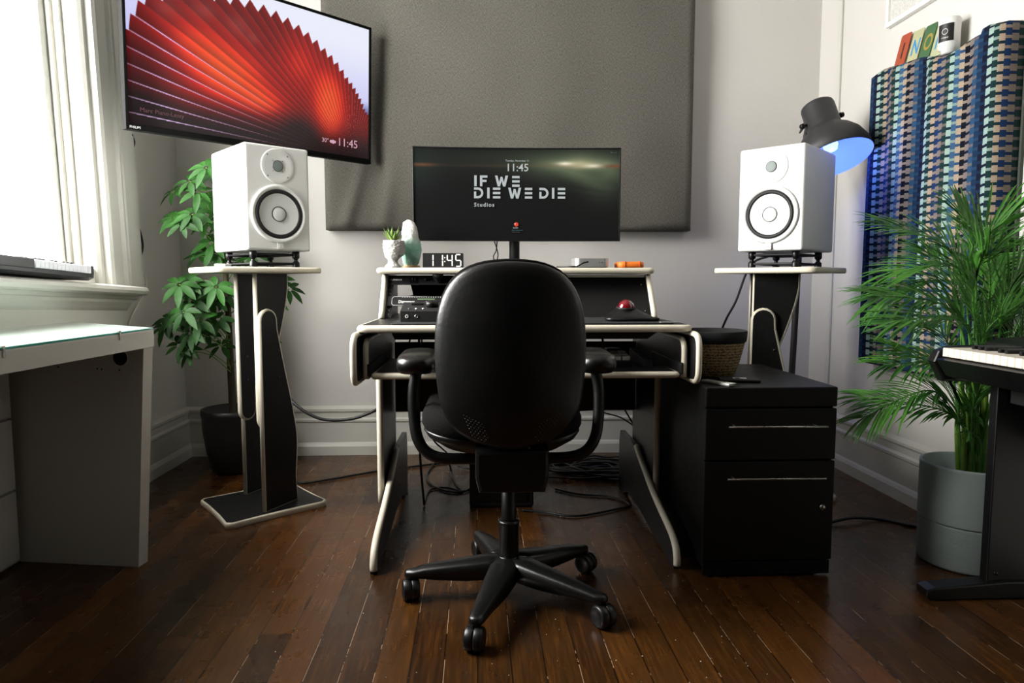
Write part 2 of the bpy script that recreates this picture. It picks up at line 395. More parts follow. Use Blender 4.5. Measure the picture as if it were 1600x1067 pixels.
# ---------------- window: an old, slightly racked sash window
def rack(v): y = v.y-.055*(v.z-.88); return Vector((v.x, y, v.z-.045*(v.y-2.6)))
def window(idx, y0, y1, rk):
    z0, z1 = WIN[2]-.06, WIN[3]
    w = bpy.data.objects.new('window_%d' % idx, None); COL.objects.link(w); w.location = (XL, (y0+y1)/2, z0); struct(w)
    f = (lambda b: [setattr(b, 'v', [rack(v) for v in b.v]), b][1]) if rk else (lambda b: b)
    X0 = XL
    c = MB()                                        # moulded casing, both sides and head
    prof = [(0, 0), (.012, .0), (.022, .012), (.022, .03), (.045, .036), (.052, .05), (.052, .065), (.05, .12), (.06, .135), (.06, .145), (.052, .15), (.06, .16), (.06, .24), (.045, .255), (.045, .29), (0, .295)]
    c.prism(prof, lambda a, b, t: Vector((X0+a, y1+b-.01, t)), z0, z1+.2)
    c.prism(prof, lambda a, b, t: Vector((X0+a, y0-b+.01, t)), z0, z1+.2)
    c.prism(prof, lambda a, b, t: Vector((X0+a-.002, t, z1+b-.01)), y0-.2, y1+.2)
    f(c).build('window_casing', M_trim, w, True)
    j = MB(); j.box((XL-T+.02, y1-.012, z0), (XL+.01, y1+.0, z1)); j.box((XL-T+.02, y0, z0), (XL+.01, y0+.012, z1)); j.box((XL-T+.02, y0, z1-.012), (XL+.01, y1, z1))
    for X, d in ((-.062, .02), (-.092, .016)):                             # stop beads
        j.box((XL+X, y1-.03, z0), (XL+X+d, y1-.01, z1), .004); j.box((XL+X, y0+.01, z0), (XL+X+d, y0+.03, z1), .004)
    f(j).build('window_jamb', M_trim, w, True)
    s = MB(); zs = z0+.075
    for a, b in ((y0+.012, y0+.065), (y1-.065, y1-.012)): s.box((XL-.125, a, zs-.06), (XL-.095, b, z1-.01), .004)
    for a, b in ((zs-.06, zs+.008), (2.05, 2.09), (z1-.06, z1-.01)): s.box((XL-.124, y0+.02, a), (XL-.096, y1-.02, b), .004)
    s.box((XL-.18, y1-.10, zs-.04), (XL-.165, y1-.055, z1-.01), .004); s.box((XL-.18, y0+.02, zs-.04), (XL-.165, y1-.02, zs+.01), .004)   # storm sash outside
    f(s).build('window_sash', M_sash, w, True)
    f(MB().box((XL-.113, y0+.05, zs), (XL-.109, y1-.05, z1-.04))).build('window_pane', M_glass, w, True)
    st = MB(); st.prism([(-.19, 0), (.10, 0), (.112, -.006), (.118, -.018), (.112, -.03), (.10, -.036), (.075, -.037), (.07, -.05), (.06, -.055), (-.19, -.055)], lambda a, b, t: Vector((XL+a, t, z0+b+.003)), y0-.3, y1+.17)
    f(st).build('window_sill', M_trim, w, True)
    ap = MB(); ap.prism([(0, -.05), (.062, -.05), (.062, -.062), (.048, -.085), (.04, -.095), (.04, -.165), (.046, -.17), (.046, -.18), (.03, -.19), (0, -.2)], lambda a, b, t: Vector((XL+a, t, z0+b)), y0-.24, y1+.13)
    f(ap).build('window_apron', M_trim, w, True)
window(1, WIN[0], WIN[1], True)

# ================================================================== GREY ACOUSTIC PANEL
def grey_panel():
    nx, nz = 90, 70; x0, x1, z0, z1 = -.765, 1.035, 1.132, 2.46; yf = 3.425; vs = []; fs = []
    def disp(u, v):
        d = .004*math.sin(u*21+2*math.sin(v*5))*max(0, 1-v*2.0)
        d += .009*math.exp(-((u*1.8-.10-.28*v*1.3)/.03)**2)*max(0, 1-v*2.4)
        d += .006*math.exp(-((u*1.8-.28-.22*v)/.035)**2)*max(0, 1-v*2.8)
        return d+.003*noise.noise(Vector((u*6, v*5, 1)))
    prof = []
    for j in range(nz+1):
        for i in range(nx+1):
            u = i/nx; v = j/nz; e = min(u, 1-u)*1.8; ez = min(v, 1-v)*1.33; e = min(e, ez); rd = .018
            y = yf + (rd-math.sqrt(max(0, rd*rd-(rd-min(e, rd))**2)))-3.2*disp(u, v)*min(1, e/.03)
            vs.append((x0+(x1-x0)*u, y, z0+(z1-z0)*v))
    for j in range(nz):
        for i in range(nx): a = j*(nx+1)+i; fs.append((a, a+1, a+nx+2, a+nx+1))
    rim = [i for i in range(nx+1)]+[j*(nx+1)+nx for j in range(1, nz+1)]+[nz*(nx+1)+i for i in range(nx-1, -1, -1)]+[j*(nx+1) for j in range(nz-1, 0, -1)]
    o = len(vs); vs += [(vs[k][0], YB-.003, vs[k][2]) for k in rim]; n = len(rim)
    for k in range(n): fs.append((rim[k], o+k, o+(k+1) % n, rim[(k+1) % n]))
    fs.append(tuple(range(o, o+n)))
    b = MB(); b.add(vs, fs, True); o = b.build('acoustic_panel', M_grey)
    tag(o, 'large grey burlap-covered acoustic panel on the back wall', 'acoustic panel')
grey_panel()

# ================================================================== SCREENS
def grid_screen(name, corner, xd, ud, w, h, nx, ny, fn, m, parent, curve=0):
    """picture stored as a colour attribute on a fine grid; fn(u, v) arrays -> rgb (display-referred)"""
    corner = Vector(corner); xd = Vector(xd); ud = Vector(ud); nrm = xd.cross(ud)
    u, v = np.meshgrid(np.linspace(0, 1, nx+1), np.linspace(0, 1, ny+1)); u = u.ravel(); v = v.ravel()
    dep = curve*(1-(2*u-1)**2)
    P = np.array(corner)[None]+np.outer(u*w, np.array(xd))+np.outer(v*h, np.array(ud))-np.outer(dep, np.array(nrm))
    me = bpy.data.meshes.new(name); a = (np.arange(ny)[:, None]*(nx+1)+np.arange(nx)[None]).ravel()
    F = np.stack([a, a+1, a+nx+2, a+nx+1], 1)
    top = parent
    while top.parent: top = top.parent
    inv = (Matrix.Translation(top.location) @ top.rotation_euler.to_matrix().to_4x4()).inverted(); inv = np.array(inv)
    P = P @ inv[:3, :3].T + inv[:3, 3]
    me.vertices.add(len(P)); me.vertices.foreach_set('co', P.ravel()); me.loops.add(F.size); me.loops.foreach_set('vertex_index', F.ravel())
    me.polygons.add(len(F)); me.polygons.foreach_set('loop_start', np.arange(len(F))*4); me.polygons.foreach_set('loop_total', np.full(len(F), 4)); me.update(); me.validate()
    rgb = np.clip(fn(u, v), 0, 1); rgb = np.where(rgb <= .04045, rgb/12.92, ((rgb+.055)/1.055)**2.4)
    at_ = me.color_attributes.new('picture', 'FLOAT_COLOR', 'POINT'); at_.data.foreach_set('color', np.concatenate([rgb, np.ones((len(P), 1))], 1).ravel().astype(np.float32))
    me.materials.append(m); o = bpy.data.objects.new(name, me); o.parent = parent; COL.objects.link(o); return o
def sstep(a, b, x): t = np.clip((x-a)/(b-a), 0, 1); return t*t*(3-2*t)
def mixc(a, b, t): return a*(1-t[:, None])+b*t[:, None]
def tv_picture(u, v):
    x = u*1.778; cx, cy = 1.62, -.03; dx = cx-x; dy = v-cy; r = np.hypot(dx, dy); th = np.degrees(np.arctan2(dy, dx))
    ts = [0, 28, 35.6, 44.6, 53.2, 61.3, 72.2, 86, 107, 130, 180]; rs = [1.75, 1.72, 1.56, 1.36, 1.19, 1.03, .83, .62, .42, .38, .36]
    k = th/3.35; fr = k-np.floor(k)
    rb = np.interp((np.floor(k)+.55)*3.35, ts, rs)+.03*(fr-.8)*np.interp(th, [0, 60, 110], [1, .7, .4])
    n = len(u); C = lambda *c: np.tile(np.array(c, float), (n, 1))
    bgc = mixc(C(.80, .80, .97), C(.93, .94, 1.0), sstep(.3, .9, v)); bgc = mixc(C(.22, .24, .50), bgc, sstep(.30, .46, v))
    bgc = mixc(bgc, C(.78, .78, .98), sstep(.5, 0, u)*.6)
    g = lambda a, b, sa, sb: np.exp(-((u-a)/sa)**2-((v-b)/sb)**2)
    hot = np.clip(g(.36, .42, .16, .20)*1.0+g(.22, .60, .13, .16)*.5+g(.80, .36, .075, .24)*1.1+g(.5, .28, .10, .10)*.6+g(.66, .62, .09, .2)*.5, 0, 1)
    red = mixc(C(.48, .035, .05), C(.88, .13, .08), np.clip(hot*1.5, 0, 1)); red = mixc(red, C(1.0, .34, .14), np.clip(hot*1.6-.65, 0, 1))
    dark = np.clip(sstep(.30, -.02, v)*1.15*(1-g(.80, .3, .08, .2)*.75)+.55*sstep(.22, 0, u)*sstep(.8, .2, v)+.55*g(.66, .14, .08, .12), 0, 1)
    red = mixc(red, C(.10, .02, .045), dark)
    sh = .66+.42*fr
    red = red*sh[:, None]
    hl = (fr < .07)*np.clip(1.2-r/1.75, 0, 1); red = mixc(red, C(1, .42, .34), hl*.55*(1-dark*.6))
    low = (th < 26)*(th > 1.5)*sstep(.10, .04, fr)*np.interp(u, [0, .02, .13, .42, .62], [.35, .6, 1, .5, 0])*np.where(np.floor(k) >= 1, 1, .6)
    red = mixc(red, C(.93, .80, 1.0), np.clip(low, 0, 1)*.95)
    haze = g(.13, .75, .05, .06)*.22+g(.27, .80, .05, .06)*.25+g(.40, .76, .05, .07)*.25+g(.46, .70, .03, .04)*.2
    red = mixc(red, C(.75, .55, .52), np.clip(haze, 0, 1))
    return mixc(red, bgc, sstep(-.002, .004, r-rb))
def television():
    bl = Vector((-1.290, 2.615, 1.431)); br = Vector((-.531, 3.366, 1.4355)); xd = (br-bl).normalized(); w = (br-bl).length
    n0 = Vector((xd.y, -xd.x, 0)); ud = (Vector((0, 0, 1))*math.cos(R(2.5))+n0*math.sin(R(2.5))).normalized(); ud = (ud-xd*ud.dot(xd)).normalized(); h = .618; nn = xd.cross(ud)
    t = thing('television', 'flat screen television with a red fan of pleated paper on its screen', 'television', (-.95, 3.0, 1.41))
    P = lambda a, b, c: bl+xd*a+ud*b+nn*c
    f = MB(); bz = .012; bb = .022
    for A in ([(0, 0), (w, 0), (w, bb), (0, bb)], [(0, h-bz), (w, h-bz), (w, h), (0, h)], [(0, bb), (bz, bb), (bz, h-bz), (0, h-bz)], [(w-bz, bb), (w, bb), (w, h-bz), (w-bz, h-bz)]):
        f.prism(A, P, -.035, .004, .002)
    f.build('bezel', M_tv, t, True)
    b = MB(); b.prism(rrect(.004, .004, w-.004, h-.004, .01), P, -.04, -.006, .004); b.prism(rrect(.18, .1, w-.18, h-.12, .02), P, -.075, -.04, .01)
    b.build('rear_housing', M_tv, t, True)
    grid_screen('screen', P(bz, bb, -.001), xd, ud, w-2*bz, h-bz-bb, 520, 290, tv_picture, screenmat('television_picture', .95), t)
    m = MB(); wp = Vector((-1.05, YB-.005, 1.72)); c = P(w/2, h/2, -.075)
    m.tube([c, c-nn*.08+Vector((-.05, .1, 0)), wp+Vector((0, -.03, 0))], .018, 8); m.box(wp+Vector((-.07, -.02, -.15)), wp+Vector((.07, .004, .15)), .004); m.build('wall_bracket', M_tv, t, True)
    tx = lambda st, a, b_, s, col, k: text(st, P(a, b_, .0005), xd, ud, s, col, t, k, ext=.0002)
    gw = glow('television_text', 'e2b0c4', .8); gd = glow('television_caption', '8f5a60', .5)
    tx('11:45', .885, .062, .05, gw, 'clock_text'); tx('30°', .805, .068, .026, gw, 'temperature_text'); tx('Marc Piano-Lessy', .05, .07, .0225, gd, 'caption_text')
    text('PHILIPS', P(.012, .006, .0045), xd, ud, .012, M_ink, t, 'brand_lettering', ext=.0002)
    ci = MB(); q = P(.853, .075, .001)
    for dx, r in ((0, .007), (.01, .009), (.019, .006)): ci.lathe([(0, 0), (r, 0), (0, .0004)], q+xd*dx, nn, 14)
    ci.build('weather_symbol', gw, t, True)
    box = MB().prism([(.47, -.012), (.69, -.012), (.69, .0), (.47, .0)], P, -.03, .0, .003); box.build('sensor_strip', M_tv, t, True)
television()
def monitor_picture(u, v):
    n = len(u); C = lambda *c: np.tile(np.array(c, float), (n, 1))
    g = lambda a, b, sa, sb: np.exp(-((u-a)/sa)**2-((v-b)/sb)**2)
    c = C(.018, .018, .022)
    c = mixc(c, C(.33, .38, .29), np.clip(g(.80, .80, .26, .20)*.9+g(.45, .88, .5, .16)*.35+g(.92, .62, .12, .26)*.5, 0, 1))
    c = mixc(c, C(.13, .17, .15), np.clip(g(0, .8, .14, .3)*.9, 0, 1))
    c = mixc(c, C(.72, .70, .55), np.clip(g(.80, .83, .14, .045)*.85+g(.80, .83, .06, .1)*.3, 0, 1))
    c = mixc(c, C(1, .97, .86), np.clip(g(.735, .838, .035, .022)+g(.87, .815, .045, .02), 0, 1)*.95)
    c = mixc(c, C(.48, .30, .20), np.clip(g(.04, .815, .07, .02)*.8+g(.5, .815, .4, .018)*.25+g(.98, .81, .05, .02)*.9, 0, 1))
    w = np.sin(u*26+v*60+3*np.sin(v*14))*.5+.5; c = c*(1-.22*(w*g(.8, .62, .2, .16))[:, None])
    return c
def monitor():
    t = thing('computer_monitor', 'wide curved monitor with studio lettering on a dark screen above the desk', 'monitor', (.125, 2.79, .93))
    x0, x1, z0, z1, Y = -.272, .543, 1.040, 1.402, 2.745
    def cur(a, b, y): u = (a-x0)/(x1-x0); return Vector((a, y+.018*(1-(2*u-1)**2), b))
    n = 24; b = MB()
    def strip(za, zb, ya, yb):
        vs = []; fs = []
        for i in range(n+1):
            a = x0+(x1-x0)*i/n; vs += [cur(a, za, ya), cur(a, zb, ya), cur(a, zb, yb), cur(a, za, yb)]
        for i in range(n):
            for k in range(4): fs.append((i*4+k, i*4+4+k, i*4+4+(k+1) % 4, i*4+(k+1) % 4))
        fs += [(0, 1, 2, 3), tuple(n*4+k for k in (3, 2, 1, 0))]; b.add(vs, fs)
    strip(z0, z0+.012, Y-.004, Y+.02); strip(z1-.005, z1, Y-.004, Y+.02)
    for a in (x0, x1-.005): b.box((a, Y-.004, z0), (a+.005, Y+.02, z1), .001)
    b.build('bezel', M_blacks, t, True)
    b = MB(); strip(z0+.001, z1-.001, Y+.004, Y+.028); b.prism(rrect(x0+.2, z0+.05, x1-.2, z1-.05, .03), XZ, Y+.03, Y+.065, .012); b.build('rear_housing', M_blackm, t, True)
    grid_screen('screen', (x0+.004, Y, z0+.010), (1, 0, 0), (0, 0, 1), x1-x0-.008, z1-z0-.014, 260, 110, monitor_picture, screenmat('monitor_picture', .9), t, curve=.018)
    p = MB(); xc = .128; p.cyl((xc, 2.82, .945), (xc, 2.82, 1.22), .021); p.box((xc-.03, 2.77, 1.16), (xc+.03, 2.82, 1.26), .006); p.build('pole', M_blackm, t, True)
    MB().prism(rrect(xc-.07, 2.74, xc+.07, 2.84, .02), XY, .931, .945, .003).build('base', M_blackm, t, True)
    Wm = glow('monitor_lettering', 'cfd6d6', .75)
    Xp = lambda px: x0+(x1-x0)*(px-95)/1385.0
    Zp = lambda py: z1-(z1-z0)*(py-124)/620.0
    lm = MB(); yy = lambda a: cur(a, 0, Y-.0012).y
    def rect(px0, py0, px1, py1): lm.box((Xp(px0), yy(Xp(px0))-.0006, Zp(py1)), (Xp(px1), yy(Xp(px0)), Zp(py0)))
    def poly(pts):
        y = yy(Xp(pts[0][0])); lm.prism([(Xp(a), Zp(c)) for a, c in pts], XZ, y-.0006, y)
    def Iq(x, y): rect(x, y, x+16, y+72)
    def Eq(x, y):
        for k in range(3): rect(x, y+k*28.5, x+50, y+k*28.5+15)
    def Wq(x, y): poly([(x, y), (x+17, y), (x+28, y+46), (x+37, y+8), (x+50, y+8), (x+60, y+46), (x+70, y), (x+88, y), (x+70, y+72), (x+54, y+72), (x+44, y+36), (x+34, y+72), (x+18, y+72)])
    def Dq(x, y):
        o = [(x, y), (x+26, y)]+[(x+26+36*math.sin(R(a)), y+36-36*math.cos(R(a))) for a in range(15, 180, 15)]+[(x+26, y+72), (x, y+72), (x, y+27), (x+15, y+27), (x+15, y+57), (x+26, y+57)]
        o += [(x+26+21*math.sin(R(a)), y+36-21*math.cos(R(a))) for a in range(165, 0, -15)]+[(x+26, y+15), (x, y+15)]
        n = len(o); y_ = yy(Xp(x)); vs = [(Xp(a), y_-.0006, Zp(c)) for a, c in o]
        # strips: outer arc to inner arc
        rect(x, y, x+28, y+15); rect(x, y+27, x+15, y+72); rect(x, y+57, x+28, y+72)
        for a in range(0, 180, 15):
            poly([(x+26+R_*math.sin(R(q)), y+36-R_*math.cos(R(q))) for R_, q in ((36, a), (36, a+15), (21, a+15), (21, a))])
    def word():
        nonlocal lm
        lm.build('studio_logo_lettering', Wm, t, True); lm = MB()
    Iq(502, 307); word(); rect(540, 307, 556, 379); rect(540, 307, 590, 322); rect(540, 336, 584, 351); word(); Wq(640, 307); word(); Eq(755, 309); word()
    for f_, x_ in ((Dq, 500), (Iq, 588), (Eq, 626), (Wq, 728), (Eq, 840), (Dq, 937), (Iq, 1022), (Eq, 1061)): f_(x_, 387); word()
    T = lambda st, px, py, s, nm, m=Wm, bold=0, sp=1: text(st, (Xp(px), yy(Xp(px))-.0015, Zp(py)), (1, 0, 0), (0, 0, 1), s, m, t, nm, bold, 'LEFT', ext=.0002, space=sp)
    T('Studios', 500, 514, .0215, 'subtitle_text', bold=.00035, sp=1.25); T('11:45', 712, 277, .041, 'clock_text', bold=.0004); T('Tuesday, November 11', 710, 214, .0098, 'date_text')
    rd = glow('monitor_avatar_red', 'e0442c', .9); q = MB(); q.lathe([(0, 0), (.0085, 0), (0, .0006)], (Xp(783), yy(Xp(783))-.001, Zp(632)), (0, -1, 0), 20); q.build('avatar_dot', rd, t, True)
    T('Studio', 760, 659, .008, 'account_text'); T('Enter password', 752, 674, .0068, 'prompt_text', glow('monitor_dim', '4f8f96', .6)); T('Touch or enter', 754, 686, .005, 'hint_text', glow('monitor_dim_text', '8a8a8a', .5))
    T('LG', 770, 735, .007, 'brand_lettering', mat('grey_print', '6a6a6c', .5, var=0)); T('EN  ▪ ▪ ▪', 1412, 157, .006, 'status_text', glow('monitor_status', '999999', .5))
monitor()
tag(MB().tube([at(772, 376, 2.83), at(776, 388, 2.84), at(778, 400, 2.85), (.05, 2.86, .94)], .0022, 6).build('cable', M_cable), 'thin black cable hanging under the monitor, left of its pole, slanting', 'cable')
tag(MB().tube([at(777, 376, 2.84), at(775, 392, 2.85), at(771, 402, 2.86), (.06, 2.89, .94)], .0022, 6).build('cable', M_cable), 'thin black cable hanging under the monitor, the straighter one beside its pole', 'cable')

# ================================================================== SPEAKERS AND STANDS
def speaker(loc, rz, label):
    t = thing('studio_speaker', label, 'speaker', loc, rz, 'white studio speakers')
    yf = -.167
    MB().box((-.125, yf, 0), (.125, .167, .39), .009, 3).build('cabinet', M_whitesp, t)
    F = (0, -1, 0)
    wz = .137; MB().lathe([(.108, 0), (.110, .004), (.104, .008), (.093, .006), (.091, -.001)], (0, yf, wz), F, 48).build('woofer_trim_ring', M_whitesp, t)
    MB().lathe([(.092, .0015), (.089, .0065), (.083, .008), (.078, .005), (.075, .001)], (0, yf, wz), F, 48).build('woofer_surround', M_rubber, t)
    MB().lathe([(.0765, .0035), (.06, .0018), (.04, .0012), (.026, .001)], (0, yf, wz), F, 48).build('woofer_cone', M_cone, t)
    d = MB().lathe([(.0275, .001), (.0272, .0018), (.02, .0034), (.010, .0044), (0, .0048)], (0, yf, wz), F, 32).build('dust_cap', M_cone, t)
    MB().lathe([(.0285, .0012), (.0285, .003), (.0265, .003), (.0265, .0012)], (0, yf, wz), F, 32).build('dust_cap_seam', M_rubber, d)
    tz = .315; MB().lathe([(.0645, 0), (.0645, .0016), (.062, .0024), (.05, .0016), (.03, .0008), (.021, .0006)], (0, yf, tz), F, 48).build('tweeter_waveguide', M_whitesp, t)
    MB().lathe([(.021, .0006), (.021, .003), (.0185, .0035)], (0, yf, tz), F, 32).build('tweeter_rim', M_screw, t)
    MB().lathe([(.0185, .0028), (.014, .0034), (.007, .0036), (0, .0037)], (0, yf, tz), F, 24).build('tweeter_dome', M_grille, t)
    def screws(cz, r, n, a0, q=.0026):
        for k in range(n):
            a = R(a0+360/n*k); MB().lathe([(q, 0), (q, .0006), (0, .0007)], (r*math.cos(a), yf-.0035 if r > .09 else yf-.002, cz+r*math.sin(a)), F, 10, False).build('screw', M_screw, t)
    screws(wz, .0995, 6, 22, .003); screws(tz, .055, 4, 45, .0028); screws(tz, .0265, 4, 45, .0018)
    b = MB().box((-.0125, yf-.0095, .004), (.0125, yf-.0002, .029), .002).build('badge', M_alu, t)
    MB().lathe([(.0085, 0), (.0085, .0008), (.007, .0008), (.007, .0003)], (0, yf-.0095, .0165), F, 20).build('badge_ring', M_white, b)
    g = MB()
    for k in range(3):
        a = R(90+120*k); g.tube([(0, yf-.0101, .0165), (.006*math.cos(a), yf-.0101, .0165+.006*math.sin(a))], .0009, 5, sub=1)
    g.build('badge_emblem', M_white, b)
    return t
def iso_stand(loc, rz, label):
    t = thing('isolation_stand', label, 'speaker isolator', loc, rz, 'black isolation stands under the speakers')
    for z, nm in ((.012, 'lower_frame'), (.047, 'upper_frame')):
        b = MB()
        for s in (-1, 1): b.box((-.095, s*.12-.009, z), (.095, s*.12+.009, z+.009), .003); b.box((s*.085-.009, -.12, z+.001), (s*.085+.009, .12, z+.008), .003)
        b.build(nm, M_blackm, t)
    for x in (-.085, .085):
        for y in (-.12, .12):
            MB().lathe([(0, 0), (.013, 0), (.014, .003), (.014, .022), (.009, .026), (.007, .031), (.009, .036), (.014, .04), (.014, .062), (.012, .064), (0, .064)], (x, y, 0), n=20).build('post', M_blacks, t)
def speaker_stand(loc, rz, label, back=None):
    t = thing('speaker_stand', label, 'speaker stand', loc, rz, 'black and ivory speaker stands')
    P = [(-.2, -.18), (.2, -.18), (.2, .18), (-.2, .18)]
    def rp(sh=0): return rrect(-.2+sh, -.18+sh, .2-sh, .18-sh, .035-sh)
    MB().prism(rp(.006), XY, .9125, .9322, 0).build('top_plate', M_black, t)
    def rim(z0, z1):
        b = MB(); o = rp(0); i = rp(.008); zm = (z0+z1)/2; n = len(o); vs = []; fs = []
        L = [(i, z1), (rp(.003), z1+.0008), (o, zm+(z1-zm)*.5), (o, zm-(z1-zm)*.5), (rp(.003), z0-.0008), (i, z0)]
        for poly, z in L: vs += [(a, b_, z) for a, b_ in poly]
        for k in range(len(L)-1):
            for q in range(n): fs.append((k*n+q, k*n+(q+1) % n, (k+1)*n+(q+1) % n, (k+1)*n+q))
        b.add(vs, fs, True); return b
    rim(.9125, .932).build('top_edging', M_ivory, t)
    # base plate has a waisted outline
    def wp(sh):
        pts = []; c = [(-.2, -.2), (.2, -.17), (.19, .19), (-.19, .17)]
        cc = [Vector(p)*(1-sh*4) for p in c]
        for k in range(4):
            a = cc[k]; b_ = cc[(k+1) % 4]; m = (a+b_)/2*.93
            for q in range(1, 12):
                s = .045+.91*(q-1)/10; pts.append(tuple(a*(1-s)**2+m*2*s*(1-s)+b_*s*s))
        return pts
    MB().prism(wp(.004), XY, .003, .0225).build('base_plate', M_black, t)
    b = MB(); n = 44; L = [(wp(.01), .0225), (wp(.003), .0232), (wp(0), .017), (wp(0), .007), (wp(.004), .0)]; vs = []; fs = []
    for p, z in L: vs += [(a, q, z) for a, q in p]
    for k in range(len(L)-1):
        for q in range(n): fs.append((k*n+q, k*n+(q+1) % n, (k+1)*n+(q+1) % n, (k+1)*n+q))
    b.add(vs, fs, True); b.build('base_edging', M_ivory, t)
    d = Vector((math.cos(R(27)), math.sin(R(27)), 0)); nn = Vector((math.sin(R(27)), -math.cos(R(27)), 0))
    def board(o, off, poly, nm):
        fn = lambda a, z, s: o+d*a+nn*(off+s)+Vector((0, 0, z))
        ob = MB().prism(poly, fn, -.008, .008).build(nm, M_black, t)
        e = MB(); q = poly
        e2 = [fn(a, z, 0) for a, z in q]; m = len(e2)
        # rounded edging all round the outline
        vs = []; fs = []; sec = [(-.0092, -.002), (-.008, .004), (0, .0065), (.008, .004), (.0092, -.002)]
        A = sum(q[i][0]*q[(i+1) % m][1]-q[(i+1) % m][0]*q[i][1] for i in range(m)); sg = 1 if A > 0 else -1
        for i in range(m):
            p0 = Vector(q[i-1]); p1 = Vector(q[i]); p2 = Vector(q[(i+1) % m]); v = (p2-p1).normalized()+(p1-p0).normalized(); v.normalize(); no = Vector((v.y, -v.x))*sg
            for s, r in sec: c = p1+no*r; vs.append(fn(c.x, c.y, s))
        for i in range(m):
            for k in range(4): fs.append((i*5+k, ((i+1) % m)*5+k, ((i+1) % m)*5+k+1, i*5+k+1))
        e.add(vs, fs, True); e.build('edging', M_ivory, ob); return ob, fn
    def sm(pts, closed=False):   # smooth a polyline a little
        for _ in range(2):
            q = [pts[0]]
            for a, b_ in zip(pts, pts[1:]): q += [(a[0]*.75+b_[0]*.25, a[1]*.75+b_[1]*.25), (a[0]*.25+b_[0]*.75, a[1]*.25+b_[1]*.75)]
            pts = q+[pts[-1]]
        return pts
    arc = lambda cx, cz, r, a0, a1, n=8: [(cx+r*math.cos(R(a0+(a1-a0)*k/n)), cz+r*math.sin(R(a0+(a1-a0)*k/n))) for k in range(n+1)]
    upper = [(.005, .911), (.165, .911)]+sm([(.165, .86), (.155, .80), (.125, .70), (.095, .62), (.085, .50), (.078, .42)])+arc(.0415, .37, .0365, 0, -180)
    lower = [(0, .024), (.17, .024)]+sm([(.165, .12), (.178, .25), (.172, .32), (.15, .42), (.115, .56), (.083, .70)])+arc(.0415, .735, .0395, 10, 180)
    B0 = Vector((-.052, -.132, 0)); A0 = Vector((-.05, .085, 0)) if back is None else B0-nn*back[0]+d*back[1]
    for o, s, k in ((B0, 1, 0), (A0, -1, 1)):
        ob, fn = board(o, s*.0, upper, 'upper_board'); lb, fn2 = board(o+(d*.036 if k else d*0), s*.0175, lower if not k else [(a*.8, z) for a, z in lower], 'lower_board')
        for z in (.66, .56): MB().lathe([(.0055, 0), (.005, .002), (.002, .0032), (0, .0033)], o+d*.085+nn*(s*.0175+.0082)+Vector((0, 0, z-.04)), nn, 12).build('bolt', M_blacks, lb if s > 0 else ob)
        if k:
            for q in range(11): MB().lathe([(.0032, 0), (.0032, .0006), (0, .0002)], fn(.045, .40+.023*q, .0081), nn, 8, False).build('adjustment_hole', M_screw if q in (4, 8) else M_blackm, ob)
    return t
SL = Vector((-.872, 2.70, 0)); SR = Vector((1.165, 2.68, 0))
speaker_stand(SL, R(37), 'black stand with ivory edging under the left speaker, full base visible on floor')
speaker_stand(SR, R(-45), 'black stand with ivory edging rising behind the black filing cabinet', (.20, .0))
PL = Vector((-.875, 2.80, .9322)); PR = Vector((1.205, 2.725, .9322))
iso_stand(PL, R(40), 'black four-post isolation stand beneath the left speaker'); iso_stand(PR, R(-45), 'black four-post isolation stand beneath the right speaker, by the lamp')
speaker(PL+Vector((0, 0, .0642)), R(40), 'white studio speaker on the left, below the television'); speaker(PR+Vector((0, 0, .0642)), R(-45), 'white studio speaker on the right, in front of the lamp')
tag(MB().box((-.872-.10, 2.56, .9323), (-.872-.06, 2.62, .9445), .002, M=None).build('eraser_block', M_white), 'small white block lying on the left speaker stand beneath the speaker', 'block')

